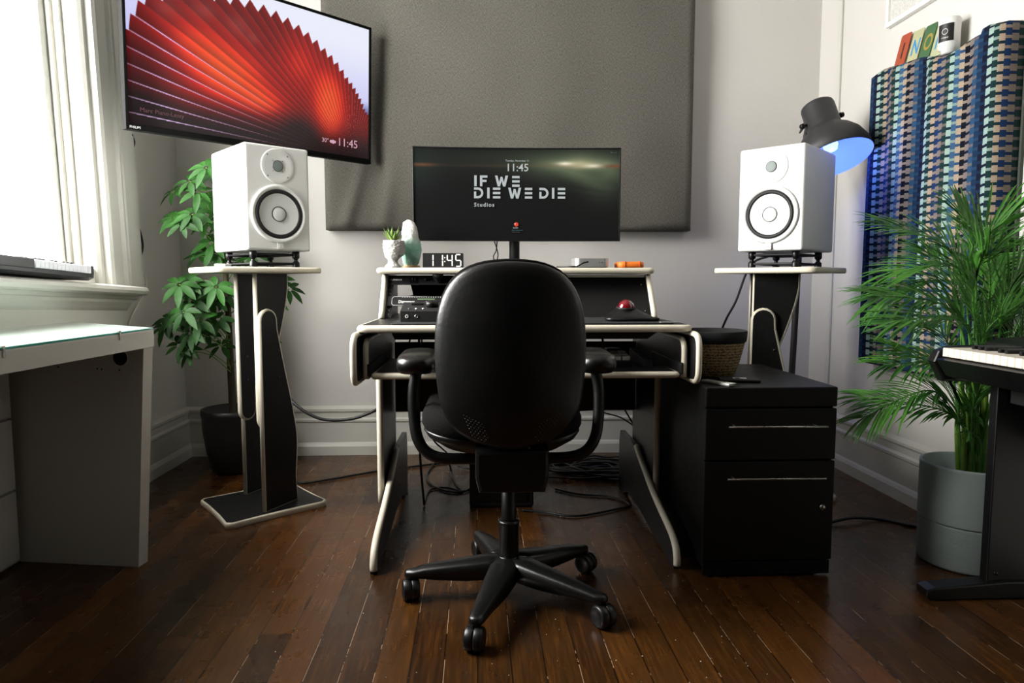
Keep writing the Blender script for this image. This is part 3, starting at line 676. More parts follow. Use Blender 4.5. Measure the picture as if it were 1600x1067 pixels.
# ================================================================== DESK
def desk():
    t = thing('studio_desk', 'black studio desk with ivory edging and a rack hutch, behind the chair', 'desk', (.13, 2.45, 0))
    x0, x1 = -.372, .628
    def slab(nm, a, b, y0, y1, z0, z1, rc=.03, back=False):
        o = MB().prism(rrect(a+.006, y0+.006, b-.006, y1, rc), XY, z0, z1).build(nm, M_black, t, True)
        e = MB(); pth = [(a, y1)]+[(a+rc*(1-math.cos(R(q))), y0+rc*(1-math.sin(R(q)))) for q in range(0, 91, 15)]+[(b-rc*(1-math.sin(R(q))), y0+rc*(1-math.cos(R(q)))) for q in range(0, 91, 15)]+[(b, y1)]
        zm = (z0+z1)/2; hh = (z1-z0)/2; vs = []; fs = []; m = len(pth)
        for i in range(m):
            p0 = Vector(pth[max(i-1, 0)]); p2 = Vector(pth[min(i+1, m-1)]); v = (p2-p0).normalized(); no = Vector((v.y, -v.x))
            for s, r in ((-1.04, -.008), (-.9, .0), (-.5, .004), (0, .0055), (.5, .004), (.9, .0), (1.04, -.008)):
                c = Vector(pth[i])+no*r; vs.append((c.x, c.y, zm+s*hh))
        for i in range(m-1):
            for k in range(6): fs.append((i*7+k, (i+1)*7+k, (i+1)*7+k+1, i*7+k+1))
        e.add(vs, fs, True); e.build('edging', M_ivory, o, True); return o
    slab('desktop', x0, x1+.002, 2.052, 2.86, .7285, .75)
    slab('hutch_top', -.378, .622, 2.50, 2.84, .9085, .930, .02)
    slab('keyboard_tray', -.325, .583, 2.025, 2.42, .593, .612, .012)
    # vertical panels: outline in (Y, Z)
    def panel(nm, X, th, poly, edge, er=.0115, parent=None):
        o = MB().prism(poly, YZ, X-th/2, X+th/2).build(nm, M_black, t if parent is None else parent, True)
        e = MB(); pts = [(X, a, b) for a, b in edge]; e.tube(pts, er, 10, sub=3); e.build('edging', M_ivory, o, True); return o
    for X, sd in ((-.357, -1), (.613, 1)):
        panel('hutch_side', X, .02, [(2.445, .751), (2.56, .906), (2.84, .906), (2.84, .751)], [(2.445, .752), (2.50, .828), (2.555, .905)], .0105)
        panel('leg_upper_panel', X+sd*.004, .02, [(2.40, .723), (2.40, .14), (2.42, .11), (2.46, .10), (2.74, .10), (2.78, .723)], [(2.40, .722), (2.40, .5), (2.40, .14), (2.415, .115), (2.45, .10)], .0115)
    for X in (-.333, .593):
        fr = [(2.035, .012), (2.036, .035), (2.055, .065), (2.10, .088), (2.18, .108), (2.27, .128), (2.36, .152), (2.46, .186), (2.54, .214), (2.61, .245)]
        fo = panel('leg_foot_panel', X, .02, fr+[(2.66, .25), (2.88, .25), (2.90, .2), (2.90, 0), (2.80, 0), (2.72, .03), (2.50, .03), (2.30, .012), (2.10, 0), (2.035, 0)], fr, .0115)
        for q in (.1, .17): MB().lathe([(.005, 0), (.003, .002), (0, .002)], (X+(.0101 if X < 0 else -.0101), 2.62, q), (1 if X < 0 else -1, 0, 0), 10).build('bolt', M_blacks, fo, True)
    for X, sd in ((-.374, -1), (.634, 1)):
        oc = rrect(1.995, .583, 2.42, .722, .035)
        ed = [(2.42, .722), (2.10, .722), (2.03, .722), (2.005, .71), (1.996, .685), (1.996, .62), (2.005, .595), (2.03, .584), (2.12, .583), (2.25, .583)]
        panel('outer_cheek', X, .016, oc, ed, .0095)
        Xi = X-sd*.025; ed = [(2.40, .706), (2.12, .706), (2.08, .70), (2.062, .68), (2.06, .64), (2.06, .592)]
        ic = panel('inner_cheek', Xi, .016, [(2.06, .59), (2.06, .68), (2.08, .70), (2.12, .706), (2.42, .706), (2.42, .59)], ed, .0088)
        MB().box((Xi-sd*.009-.004, 2.05, .60), (Xi-sd*.009+.004, 2.42, .636), .002).build('drawer_slide', M_blackm, ic, True)
    MB().box((-.345, 2.70, .37), (.605, 2.716, .645), .002).build('modesty_panel', M_black, t, True)
    MB().prism([(x, z) for x, z in ((-.28, .724), (.54, .724), (.51, .703), (-.27, .703))], XZ, 2.12, 2.30).build('under_desk_tray', M_blackm, t, True)
    # hutch interior
    MB().box((.12, 2.47, .751), (.138, 2.82, .905), .001).build('hutch_divider', M_black, t, True)
    fn = lambda a, b, s: Vector((a, 2.452+(b-.752)*.742+s, b))
    bk = MB().prism([(.14, .753), (.603, .753), (.603, .900), (.14, .900)], fn, .012, .022).build('blank_panel', M_black, t, True)
    for x in (.59,):
        for z in (.775, .87): MB().lathe([(.005, 0), (.0035, .002), (0, .002)], fn(x, z, .0115), (0, -1, .5), 10).build('screw', M_blacks, bk, True)
    MB().box((.14, 2.56, .896), (.60, 2.568, .905)).build('shelf_lip', M_ivory, t, True)
    MB().prism([(-.262, .753), (.11, .753), (.11, .904), (-.296, .904)], XZ, 2.78, 2.80).build('rack_back', M_black, t, True)
    for xx in (-.335, .112):
        ra = MB().prism([(xx-.01, .753), (xx+.01, .753), (xx+.01, .903), (xx-.01, .903)], fn, .006, .010).build('rack_rail', M_blackm, t, True)
        if xx < 0:
            for q in range(10): MB().lathe([(.0026, 0), (.0026, .0005), (0, .0006)], fn(xx, .764+.0145*q, .006), (0, -1, .74), 8, False).build('rack_hole', M_screw, ra, True)
    return fn
hfn = desk()
def rack_unit(nm, label, cat, z0, z1, build):
    t = thing(nm, label, cat, hfn(-.1, z0, .1)); build(t, z0, z1)
def conditioner(t, z0, z1):
    f = MB().prism([(-.343, z0), (.118, z0), (.118, z1), (-.343, z1)], hfn, -.001, .005, .001).build('faceplate', M_blackm, t, True)
    MB().box((-.325, 2.60, z0+.002), (.10, 2.76, z1-.002)).build('chassis', M_blackm, t, True)
    ud = Vector((0, .742, 1)).normalized()
    text('FURMAN', hfn(-.338, z1-.019, -.0015), (1, 0, 0), ud, .0105, M_ink, t, 'brand_lettering', bold=.0001, ext=.0002)
    s = MB().prism([(-.268, z0+.006), (-.238, z0+.006), (-.238, z1-.005), (-.268, z1-.005)], hfn, -.003, -.001, .001).build('power_socket', M_blacks, t, True)
    h = MB()
    for a in (-.259, -.249): h.box(hfn(a, z0+.017, -.004), hfn(a+.002, z0+.026, -.002))
    h.build('socket_slots', M_screw, s, True)
    MB().cyl(hfn(-.208, z0+.018, -.001), hfn(-.208, z0+.022, -.012), .005).build('switch', M_blacks, t, True)
    g = MB(); g.cyl(hfn(-.163, z0+.02, -.001), hfn(-.163, z0+.02, -.022), .010, .012); g.build('lamp_socket', M_blacks, t, True)
    MB().lathe([(0, 0), (.016, 0), (.0195, .006), (.0195, .03), (.017, .036), (.0, .037)], hfn(-.163, z0+.028, -.012), (0, -.75, .45), 28).build('lamp_knob', M_blackm, t, True)
rack_unit('power_conditioner', 'black rack power conditioner with sockets and round knob, top of the hutch', 'audio rack unit', .868, .903, conditioner)
def compressor(t, z0, z1):
    MB().prism([(-.343, z0), (.118, z0), (.118, z1), (-.343, z1)], hfn, -.001, .005, .001).build('faceplate', M_blacks, t, True)
    MB().prism([(-.30, z0+.002), (.10, z0+.002), (.10, z1-.002), (-.28, z1-.002)], lambda a, b, s: Vector((a, s, b)), 2.55, 2.78).build('chassis', M_blackm, t, True)
    ud = Vector((0, .742, 1)).normalized()
    text('Distressor', hfn(-.303, z0+.011, -.0012), (1, 0, 0), ud, .017, M_ink, t, 'name_lettering', bold=.0002, ext=.0002, sx=.8)
    fr = MB()
    pts = [(-.20, z1-.003), (-.32, z1-.003), (-.326, z1-.008), (-.326, z0+.008), (-.32, z0+.003), (-.285, z0+.003), (-.283, z0+.009), (-.21, z0+.009)]
    fr.tube([hfn(a, b, -.0014) for a, b in pts], .0009, 5, sub=1); fr.build('printed_frame', M_ink, t, True)
    tk = MB()
    for k in range(22): tk.box(hfn(-.29+.0085*k, z1-.0055, -.0016), hfn(-.29+.0085*k+.003, z1-.003, -.0012))
    for k in range(6): tk.box(hfn(-.27+.016*k, z0+.003, -.0016), hfn(-.27+.016*k+.006, z0+.006, -.0012))
    tk.build('printed_ticks', M_ink, t, True)
    led = MB()
    for k in range(9): led.box(hfn(-.235+.007*k, z1-.013, -.0016), hfn(-.235+.007*k+.005, z1-.010, -.0012))
    led.build('indicator_lights', glow('green_led', 'b8e8a0', .8), t, True)
    text('BRIT MODE', hfn(-.205, z0+.014, -.0012), (1, 0, 0), ud, .006, M_ink, t, 'small_lettering', ext=.0002)
rack_unit('compressor', 'black rack compressor with white lettering, low in the desk hutch', 'audio rack unit', .793, .829, compressor)
# desktop objects
tag(MB().prism(rrect(-.28, 2.09, .585, 2.40, .01), XY, .7505, .7535).build('desk_mat', M_matblk), 'thin black mat covering the desktop', 'desk mat')
def controller():
    t = thing('monitor_controller', 'black desktop monitor controller box with a dial, left of the chair back', 'audio controller', (-.19, 2.25, .7545))
    MB().prism([(2.19, .7545), (2.19, .787), (2.30, .812), (2.33, .805), (2.33, .7545)], YZ, -.262, -.06, .002).build('housing', M_blackm, t, True)
    n = Vector((0, -.222, .975)).normalized(); q = lambda x, y: Vector((x, y, .787+(y-2.19)*.2273))
    MB().lathe([(0, 0), (.02, 0), (.02, .014), (.017, .017), (0, .017)], q(-.165, 2.25), n, 28).build('volume_dial', M_blacks, t, True)
    MB().box((-.235, 2.262, .800), (-.195, 2.285, .811), .003).build('screen_hood', M_blacks, t, True)
    for x in (-.24, -.21): MB().lathe([(0, 0), (.0055, 0), (.0055, .002), (.0032, .002), (.0032, .0008)], (x, 2.19, .771), (0, -1, 0), 16).build('headphone_jack' if x > -.23 else 'jack_symbol', M_steel if x > -.23 else M_ink, t, True)
    for k in range(3): MB().cyl(q(-.235+.022*k, 2.215), q(-.235+.022*k, 2.215)+n*.003, .0035).build('button', M_ink if k else M_screw, t, True)
controller()
def trackball():
    c = Vector((.468, 2.25, .7545)); t = thing('trackball_mouse', 'black trackball mouse with a dark red ball, right side of desktop', 'trackball', c)
    o = [(-.075, -.06), (-.06, -.075), (.055, -.075), (.095, -.065), (.085, -.02), (.055, .05), (.03, .075), (-.03, .075), (-.055, .05), (-.07, 0)]
    def h(a, b): return .014+.034*math.exp(-((a/.065)**2+((b-.01)/.075)**2))
    MB().pillow(o, [(0, 0), (.5, 0), (.97, 0), (1, .004), (1.0, .010), (.93, .3), (.8, .6), (.6, .85), (.35, 1), (0, 1)], lambda a, b, k: c+Vector((a, b, k if k <= .01 else h(a, b)*(.35+.65*k)))).build('body', M_blacks, t, True)
    MB().lathe([(.031, 0), (.033, .004), (.031, .007), (.028, .006)], c+Vector((0, -.005, .038)), (0, -.15, 1), 32).build('scroll_ring', M_rubber, t, True)
    b = MB(); b.lathe([(.0275*math.sin(R(a)), -.0275*math.cos(R(a))) for a in range(0, 181, 12)], c+Vector((0, -.004, .040)), (0, 0, 1), 32); b.build('ball', M_red, t, True)
trackball()
tag(MB().box((.545, 2.10, .7537), (.600, 2.118, .7567), .001).build('usb_stick', M_alu), 'small silver stick at the front right corner of the desktop', 'usb stick')
# hutch-top objects
def clock():
    t = thing('digital_clock', 'dark digital clock with white numerals reading 11:45 on the hutch', 'clock', (-.155, 2.58, .9305))
    x0, x1, z0, z1, Y = -.222, -.072, .9305, .985, 2.575
    MB().prism(rrect(x0, z0, x1, z1, .004), XZ, Y, Y+.022, .001).build('housing', mat('smoked_panel', '2b2b2b', .25, var=.1), t, True)
    s = MB(); th = .0048
    def seg(x, z, w, h, on):
        m = z+h/2
        S_ = {'t': [(x, z+h), (x+w, z+h)], 'm': [(x, m), (x+w, m)], 'b': [(x, z), (x+w, z)], 'tl': [(x, z+h), (x, m)], 'tr': [(x+w, z+h), (x+w, m)], 'bl': [(x, z), (x, m)], 'br': [(x+w, z), (x+w, m)]}
        for k in on:
            (ax, az), (bx, bz) = S_[k]
            if abs(ax-bx) > 1e-6: s.box((ax+.001, Y-.001, az-th/2), (bx-.001, Y-.0002, az+th/2), .0004)
            else: s.box((ax-th/2, Y-.001, min(az, bz)+.0012), (ax+th/2, Y-.0002, max(az, bz)-.0012), .0004)
    h = .043; zb = .9365
    seg(-.1995, zb, .016, h, ('tr', 'br')); seg(-.1645, zb, .016, h, ('tr', 'br')); seg(-.131, zb, .018, h, ('tl', 'm', 'tr', 'br')); seg(-.0995, zb, .018, h, ('t', 'tl', 'm', 'br', 'b'))
    for z in (.952, .966): s.box((-.1422, Y-.001, z), (-.1382, Y-.0002, z+.004))
    s.build('numerals', glow('clock_led', 'f6f3ea', 1.3), t, True)
clock()
def planter():
    c = Vector((-.332, 2.59, .9305)); t = thing('head_planter', 'small white plaster head planter with a spiky succulent on the hutch', 'planter', c)
    # bust: neck, jaw, face turned to the right, hair band, open crown
    b = MB(); n = 40; rows = []; vs = []; fs = []
    prof = [(0, .030, .028), (.005, .031, .029), (.010, .026, .024), (.018, .0185, .019), (.028, .018, .019), (.034, .022, .022), (.040, .029, .026), (.046, .033, .029), (.052, .035, .031), (.058, .036, .033), (.064, .0365, .034), (.070, .0375, .035), (.076, .0385, .036), (.082, .039, .037), (.088, .040, .0375), (.094, .0395, .037), (.100, .038, .036)]
    for z, rx, ry in prof:
        for k in range(n):
            a = 2*math.pi*k/n; f = 1.0; df = abs((math.degrees(a)+180) % 360-180)
            x = rx*math.cos(a)+.004*(z > .04); y = ry*math.sin(a)
            if z > .04:
                if df < 16: x += .008*(1-df/16)*max(0, 1-abs(z-.062)/.012)
                if df < 24: x += .004*max(0, 1-abs(z-.049)/.005)+.004*max(0, 1-abs(z-.041)/.006)
                if 12 < df < 36: x -= .005*max(0, 1-abs(z-.070)/.006)
                if z > .072 or df > 75: q_ = .0055*noise.noise(Vector((x*170, y*170, z*190)))+.002*math.sin(z*500+a*8); x += q_*math.cos(a); y += q_*math.sin(a)
                if 78 < df < 102: y *= 1+.09*max(0, 1-abs(z-.062)/.012)
            vs.append(c+Vector((x, y, z)))
    m = len(prof)
    for i in range(m-1):
        for k in range(n): fs.append((i*n+k, i*n+(k+1) % n, (i+1)*n+(k+1) % n, (i+1)*n+k))
    fs.append(tuple(range(n))[::-1]); fs.append(tuple(range((m-1)*n, m*n))); b.add(vs, fs, True); b.build('plaster_head', M_plaster, t, True)
    b = MB(); random.seed(3)
    for k in range(17):
        a = k*2.4; tilt = R(16+44*(k/17)); L = .062-.014*(k/17); d = Vector((math.cos(a)*math.sin(tilt), math.sin(a)*math.sin(tilt), math.cos(tilt))); s = Vector((-math.sin(a), math.cos(a), 0)); q = d.cross(s)
        p0 = c+Vector((math.cos(a)*.008, math.sin(a)*.008, .100)); vs = []; w = .0065
        for u, ww in ((0, .7), (.35, 1), (.7, .6), (1, .05)):
            p = p0+d*(L*u)-Vector((0, 0, .012*u*u*math.sin(tilt))); vs += [p-s*w*ww, p-q*w*.35*ww, p+s*w*ww, p+q*w*.25*ww]
        b.add(vs, [(i*4+j, i*4+(j+1) % 4, i*4+4+(j+1) % 4, i*4+4+j) for i in range(3) for j in range(4)], True)
    b.build('succulent', M_succ, t, True)
planter()
def crystal_lamp():
    c = Vector((-.272, 2.66, .9305)); t = thing('crystal_lamp', 'tall pale green and white crystal standing beside the head planter', 'crystal', c)
    MB().lathe([(0, 0), (.031, 0), (.033, .004), (.031, .010), (0, .010)], c, n=28).build('wooden_base', M_cork, t, True)
    prof = [(.024, .0095), (.031, .02), (.036, .045), (.038, .07), (.036, .095), (.032, .115), (.030, .135), (.027, .155), (.020, .172), (.008, .181), (0, .183)]
    b = MB().lathe(prof, c, n=36)
    for i, v in enumerate(b.v):
        d = v-c; hh = d.z; w = noise.noise(Vector((d.x*45, d.y*45, d.z*28)))*.006+noise.noise(Vector((d.x*120, d.y*120, d.z*90)))*.003
        r = Vector((d.x, d.y, 0))
        if r.length > 1e-4: v += r.normalized()*w
        v.x += -.012*max(0, (hh-.08)/.1)*.8
    b.build('crystal', M_crystal, t, True)
crystal_lamp()
def mini_computer():
    a = at(912, 402, 2.60); t = thing('mini_computer', 'small square silver computer on the hutch, right of the monitor pole', 'computer', (.40, 2.66, .9305))
    x0, x1 = at(898, 415, 2.60).x, at(952, 415, 2.60).x
    MB().prism(rrect(x0, 2.60, x1, 2.727, .022), XY, .934, .968, .002).build('housing', M_alu, t, True)
    MB().prism(rrect(x0+.015, 2.615, x1-.015, 2.712, .03), XY, .9305, .934).build('foot', M_blackm, t, True)
    for q, r in ((.036, .0035), (.046, .0022), (.093, .0014), (.103, .002)): MB().lathe([(r, 0), (r, .0006), (0, .0003)], (x0+q, 2.5998, .952), (0, -1, 0), 12).build('port', M_inkb, t, True)
mini_computer()
tag(MB().tube([at(919, 409, 2.58), at(911, 411, 2.575), at(902, 416, 2.57), at(892, 416.5, 2.56), at(870, 417, 2.6)], .0028, 8).build('cable', M_cable), 'short black cable plugged into the front of the small silver computer', 'cable')
def drive():
    x0, x1 = at(966, 415, 2.60).x, at(1008, 415, 2.60).x; t = thing('portable_drive', 'orange rubber-cased portable drive at the right of the hutch top', 'hard drive', ((x0+x1)/2, 2.66, .9305))
    MB().pillow(rrect(x0, 2.60, x1, 2.70, .022), [(0, 0), (.8, 0), (.95, .002), (1, .008), (1, .017), (.95, .023), (.8, .025), (0, .025)], lambda a, b, h: Vector((a, b, .9305+h))).build('rubber_case', M_orange, t, True)
    b = MB()
    for q in (.25, .8): xx = x0+(x1-x0)*q; b.box((xx, 2.5985, .934), (xx+.0015, 2.66, .9562))
    b.build('case_groove', mat('deep_orange', 'c9581a', .6), t, True)
drive()
# keyboard and other things on the tray
def computer_keyboard():
    t = thing('desk_keyboard', 'black keyboard with grey and white keys on the pull-out tray', 'keyboard', (.2, 2.2, .6125))
    x0, x1, y0, y1 = -.06, .47, 2.14, 2.34
    MB().prism([(y0, .6125), (y0, .63), (y1, .655), (y1, .6125)], YZ, x0, x1, .003).build('housing', M_blacks, t, True)
    kz = lambda y: .6305+(y-y0)*.125
    mk = mat('pale_grey_key', 'c9c7bd', .45); mk2 = mat('dark_key', '232324', .4)
    k = 0
    for r in range(3):
        for c in range(18):
            xa = x0+.012+c*.0286; ya = y0+.012+r*.034
            MB().box((xa, ya, kz(ya)), (xa+.026, ya+.030, kz(ya)+.014), .003).build('key', mk, t, True)
    for c in range(9):
        xa = x0+.014+c*.057; ya = y0+.125; MB().box((xa, ya, kz(ya)), (xa+.045, ya+.05, kz(ya)+.013), .004).build('key', mk2, t, True)
computer_keyboard()
tag(MB().prism([(2.15, .6125), (2.15, .634), (2.36, .652), (2.36, .6125)], YZ, .505, .535, .002).build('key_block', M_slate), 'narrow dark strip controller lying beside the keyboard on the tray', 'controller')
def under_box():
    t = thing('equipment_box', 'black box standing on the floor under the desk behind the chair', 'box', (.07, 2.6, 0))
    MB().box((-.055, 2.63, .004), (.195, 2.95, .20), .008).build('housing', M_blackm, t, True)
    MB().box((.197, 2.66, .12), (.255, 2.90, .205), .006).build('side_bracket', M_blackm, t, True)
    MB().box((-.03, 2.622, .03), (.17, 2.632, .17), .003).build('front_panel', M_blacks, t, True)
under_box()

# ================================================================== OFFICE CHAIR
def chair():
    cx, cy = .07, 1.885; t = thing('office_chair', 'black swivel office chair seen from behind, in front of the desk', 'chair', (cx, cy, 0))
    Yb = 1.66
    left = [(800, 406), (765, 408), (738, 414), (714, 426), (696, 446), (684, 472), (677, 505), (675, 540), (676, 575), (679, 610), (684, 640), (692, 662), (706, 680), (728, 694), (755, 703), (780, 708), (800, 710)]
    L = [(at(px, py, Yb).x, at(px, py, Yb).z) for px, py in left]; xm = L[0][0]; L[-1] = (xm, L[-1][1])
    half = L; full = half+[(2*xm-a, b) for a, b in half[-2:0:-1]]
    def smooth(p, it=2):
        for _ in range(it):
            q = []
            for i in range(len(p)):
                a = p[i]; b = p[(i+1) % len(p)]; q += [(a[0]*.75+b[0]*.25, a[1]*.75+b[1]*.25), (a[0]*.25+b[0]*.75, a[1]*.25+b[1]*.75)]
            p = q
        return p
    out = smooth(full, 1); zc = .76
    def bend(a, b, h):
        u = (a-xm)/.2; lean = .05*(b-.62)/.3
        return Vector((a, Yb+.045*u*u+lean*.0+.12*(b-.72)**2-h+.02, b))
    MB().pillow(out, [(0, .016), (.3, .016), (.6, .014), (.8, .011), (.9, .008), (.955, .004), (.975, .001), (.99, -.006), (.99, -.02), (.95, -.022), (.5, -.02), (0, -.02)], bend, (xm, zc)).build('back_shell', M_plas, t, True)
    MB().pillow([(xm+(a-xm)*1.0, zc+(b-zc)*(1.028 if b > zc else .985)) for a, b in out], [(0, -.018), (.9, -.018), (.985, -.014), (1.0, -.022), (1.004, -.034), (.99, -.05), (.95, -.062), (.8, -.07), (.4, -.075), (0, -.075)], bend, (xm, zc)).build('back_cushion', M_fab, t, True)
    g = MB()
    for s in (-1, 1):
        for r in range(7):
            for c in range(7):
                a = -.118+c*.0075+r*.0035; z = .552-r*.0085-(c*.0035)
                if (r+c) > 10: continue
                p = bend(xm-s*a*1.0, z, .0142-.0010*r*.3); g.lathe([(.0016, 0), (.0012, .0012), (0, .0014)], p, (0, -1, 0), 6)
    g.build('vent_studs', M_plas, t, True)
    # seat
    so = rrect(cx-.235, 1.735, cx+.195, 2.20, .11, 8)
    def sf(a, b, h): return Vector((a, b, .455+h-.03*max(0, (b-2.05)/.15)**2+.02*((a-cx)/.23)**2))
    MB().pillow(so, [(0, .0), (.8, .0), (.95, .008), (1, .03), (1, .05), (.97, .068), (.88, .078), (.5, .074), (0, .07)], sf).build('seat_cushion', M_fab, t, True)
    MB().pillow(so, [(0, -.045), (.4, -.045), (.75, -.03), (.93, -.005), (.98, .012), (.96, .018), (0, .018)], sf).build('seat_pan', M_plas, t, True)
    m = MB(); m.prism([(-.088, .39), (.088, .39), (.098, .43), (.098, .5), (-.098, .5), (-.098, .43)], lambda a, b, s: Vector((cx+a*.95+.002, s, b-.042)), 1.70, 1.98, .01)
    m.build('tilt_mechanism', M_plas, t, True)
    MB().prism([(cx-.04, .41), (cx+.05, .41), (cx+.05, .55), (cx-.04, .55)], lambda a, b, s: Vector((a, s, b)), 1.71, 1.735, .008).build('back_support', M_plas, t, True)
    MB().cyl((cx+.11, 1.86, .40), (cx+.20, 1.86, .395), .008).build('lever', M_plas, t, True)
    # armrests
    for s in (-1, 1):
        ax = cx-.006+s*.246
        po = rrect(ax-.05, 1.80, ax+.05, 2.06, .049, 8)
        MB().pillow(po, [(0, 0), (.6, 0), (.85, .004), (.97, .016), (1, .028), (.98, .040), (.9, .049), (.7, .054), (0, .055)], lambda a, b, h: Vector((a, b, .632+h+.01*(b-1.9)))).build('armrest_pad', M_padmat, t, True)
        pts = [(ax+s*.0, 1.88, .636), (ax+s*.008, 1.875, .58), (ax+s*.006, 1.865, .51), (ax-s*.004, 1.855, .455), (ax-s*.03, 1.85, .418), (ax-s*.075, 1.85, .402), (cx+s*.09, 1.86, .398), (cx, 1.87, .398)]
        MB().tube(pts, .0155, 12, sub=6).build('arm_support', M_plas, t, True)
    # column and base
    MB().lathe([(.0205, .22), (.0205, .37), (0, .37)], (cx, cy, 0), n=28).build('gas_piston', M_blacks, t, True)
    c = MB(); c.lathe([(.027, .09), (.028, .11), (.028, .205), (.030, .207), (.030, .214), (.026, .217), (.0, .217)], (cx, cy, 0), n=32); c.build('gas_cylinder', M_plas, t, True)
    MB().lathe([(0, .055), (.05, .055), (.056, .07), (.05, .092), (.034, .103), (.026, .118), (.024, .12), (0, .12)], (cx, cy, 0), n=32).build('base_hub', M_plas, t, True)
    tips = [(-.205, 1.875), (-.02, 1.60), (.30, 1.70), (.30, 2.03), (-.015, 2.16)]
    for (x, y) in tips:
        d = Vector((x-cx, y-cy, 0)); Ln = d.length; d.normalize(); s = Vector((-d.y, d.x, 0)); b = MB(); vs = []; fs = []
        prof = [(.02, .036, .066, .114), (.06, .037, .060, .112), (.12, .033, .056, .105), (.18, .028, .058, .098), (.24, .023, .062, .090), (Ln-.012, .019, .062, .083), (Ln+.008, .016, .062, .082), (Ln+.016, .008, .064, .078)]
        for r, w, zb, zt in prof:
            for sx, z in ((-1, zb), (-1, zt-.008), (-.75, zt-.002), (0, zt), (.75, zt-.002), (1, zt-.008), (1, zb)):
                vs.append(Vector((cx, cy, z))+d*r+s*(sx*w))
        k = len(prof)
        for i in range(k-1):
            for j in range(7): fs.append((i*7+j, i*7+(j+1) % 7, (i+1)*7+(j+1) % 7, (i+1)*7+j))
        fs += [tuple(range(7))[::-1], tuple((k-1)*7+j for j in range(7))]; b.add(vs, fs, True); b.build('base_leg', M_plas, t, True)
        p = Vector((x, y, 0)); ca = MB(); ca.cyl(p+Vector((0, 0, .046)), p+Vector((0, 0, .075)), .013)
        ang = {0: .2, 1: -.25, 2: .5, 3: .9, 4: .3}[tips.index((x, y))]; wd = Vector((math.cos(ang), math.sin(ang), 0)); off = Vector((-wd.y, wd.x, 0))*-.012; wc = p+off+Vector((0, 0, .0295))
        ca.box((-.006, -.02, .03), (.006, .02, .056), .003, M=Matrix.Translation(p+off*.5) @ Matrix.Rotation(ang, 4, 'Z'))
        co = ca.build('caster', M_plas, t, True)
        for q in (-1, 1):
            a = wc+wd*q*.0015; MB().lathe([(0, 0), (.0285, 0), (.0293, .002), (.0293, .017), (.026, .021), (.020, .0225), (.018, .021), (0, .0215)], a, wd*q, 28).build('wheel', M_blacks, co, True)
chair()

# ================================================================== FILING CABINET AND WHAT IS ON IT
def cabinet():
    x0, x1, y0, y1 = .648, 1.040, 1.965, 2.53; t = thing('filing_cabinet', 'black two-drawer filing cabinet right of the desk', 'filing cabinet', ((x0+x1)/2, (y0+y1)/2, 0))
    MB().box((x0+.004, y0+.018, .028), (x1-.004, y1, .556), .002).build('carcass', M_cab, t, True)
    MB().box((x0, y0, .514), (x1, y1+.002, .573), .004).build('top', M_cab, t, True)
    MB().box((x0+.004, y0+.004, .006), (x1-.004, y0+.02, .048), .002).build('plinth', M_cab, t, True)
    f = MB(); [f.cyl((a, b, 0), (a, b, .03), .014) for a in (x0+.04, x1-.04) for b in (y0+.06, y1-.05)]; f.build('feet', M_blackm, t, True)
    for z0, z1, hz in ((.357, .509, .461), (.052, .352, .307)):
        d = MB().box((x0+.001, y0, z0), (x1-.001, y0+.018, z1), .0025).build('drawer_front', M_cab, t, True)
        h = MB(); h.cyl((x0+.060, y0-.028, hz), (x1-.040, y0-.028, hz), .0028, n=14)
        for xx in (x0+.082, x1-.07): h.cyl((xx, y0-.028, hz), (xx, y0+.001, hz), .0026, n=10)
        h.build('handle', M_steel, d, True)
    l = MB().lathe([(0, 0), (.0085, 0), (.0085, .003), (.006, .0045), (0, .0045)], (x1-.034, y0, .212), (0, -1, 0), 22).build('lock', M_steel, t, True)
    MB().box((x1-.0345, y0-.0052, .209), (x1-.0335, y0-.004, .215)).build('keyhole', M_inkb, l, True)
cabinet()
def basket():
    c = atz(1128, 592, .573); c = Vector((c.x-.004, c.y+.10, .5735)); t = thing('storage_basket', 'woven seagrass basket with a black rim on the filing cabinet', 'basket', c)
    MB().lathe([(0, 0), (.070, 0), (.078, .006), (.092, .05), (.104, .10), (.1085, .118), (.1035, .118), (.10, .10), (.075, .012), (0, .012)], c, n=48).build('woven_body', M_wick, t, True)
    MB().lathe([(.1065, .110), (.1105, .114), (.1125, .128), (.1135, .146), (.110, .149), (.107, .146), (.103, .112)], c, n=48).build('rim', mat('black_felt', '151517', .9, var=.2, vscale=120), t, True)
basket()
a = atz(1128, 601, .573); M2 = Matrix.Translation((a.x-.01, a.y+.005, .5735)) @ Matrix.Rotation(R(-60), 4, 'Z')
t = thing('remote_control', 'slim white and grey remote at the front edge of the filing cabinet', 'remote', M2.translation, R(118))
MB().box((-.055, -.014, 0), (.055, .014, .009), .003).build('casing', M_alu, t); MB().box((-.058, -.0125, .0085), (-.02, .0125, .0095), .001).build('button_area', M_white, t)
a = atz(1158, 597, .573); t = thing('wallet_case', 'flat black case with a white label beside the white remote', 'case', (a.x, a.y+.02, .5735), R(-12))
MB().box((-.06, -.035, 0), (.06, .035, .009), .003).build('cover', M_blackm, t); MB().box((-.018, -.012, .009), (.022, .012, .0098)).build('label', M_white, t); MB().box((-.012, -.013, .0098), (.002, .004, .0102)).build('label_print', M_inkb, t)

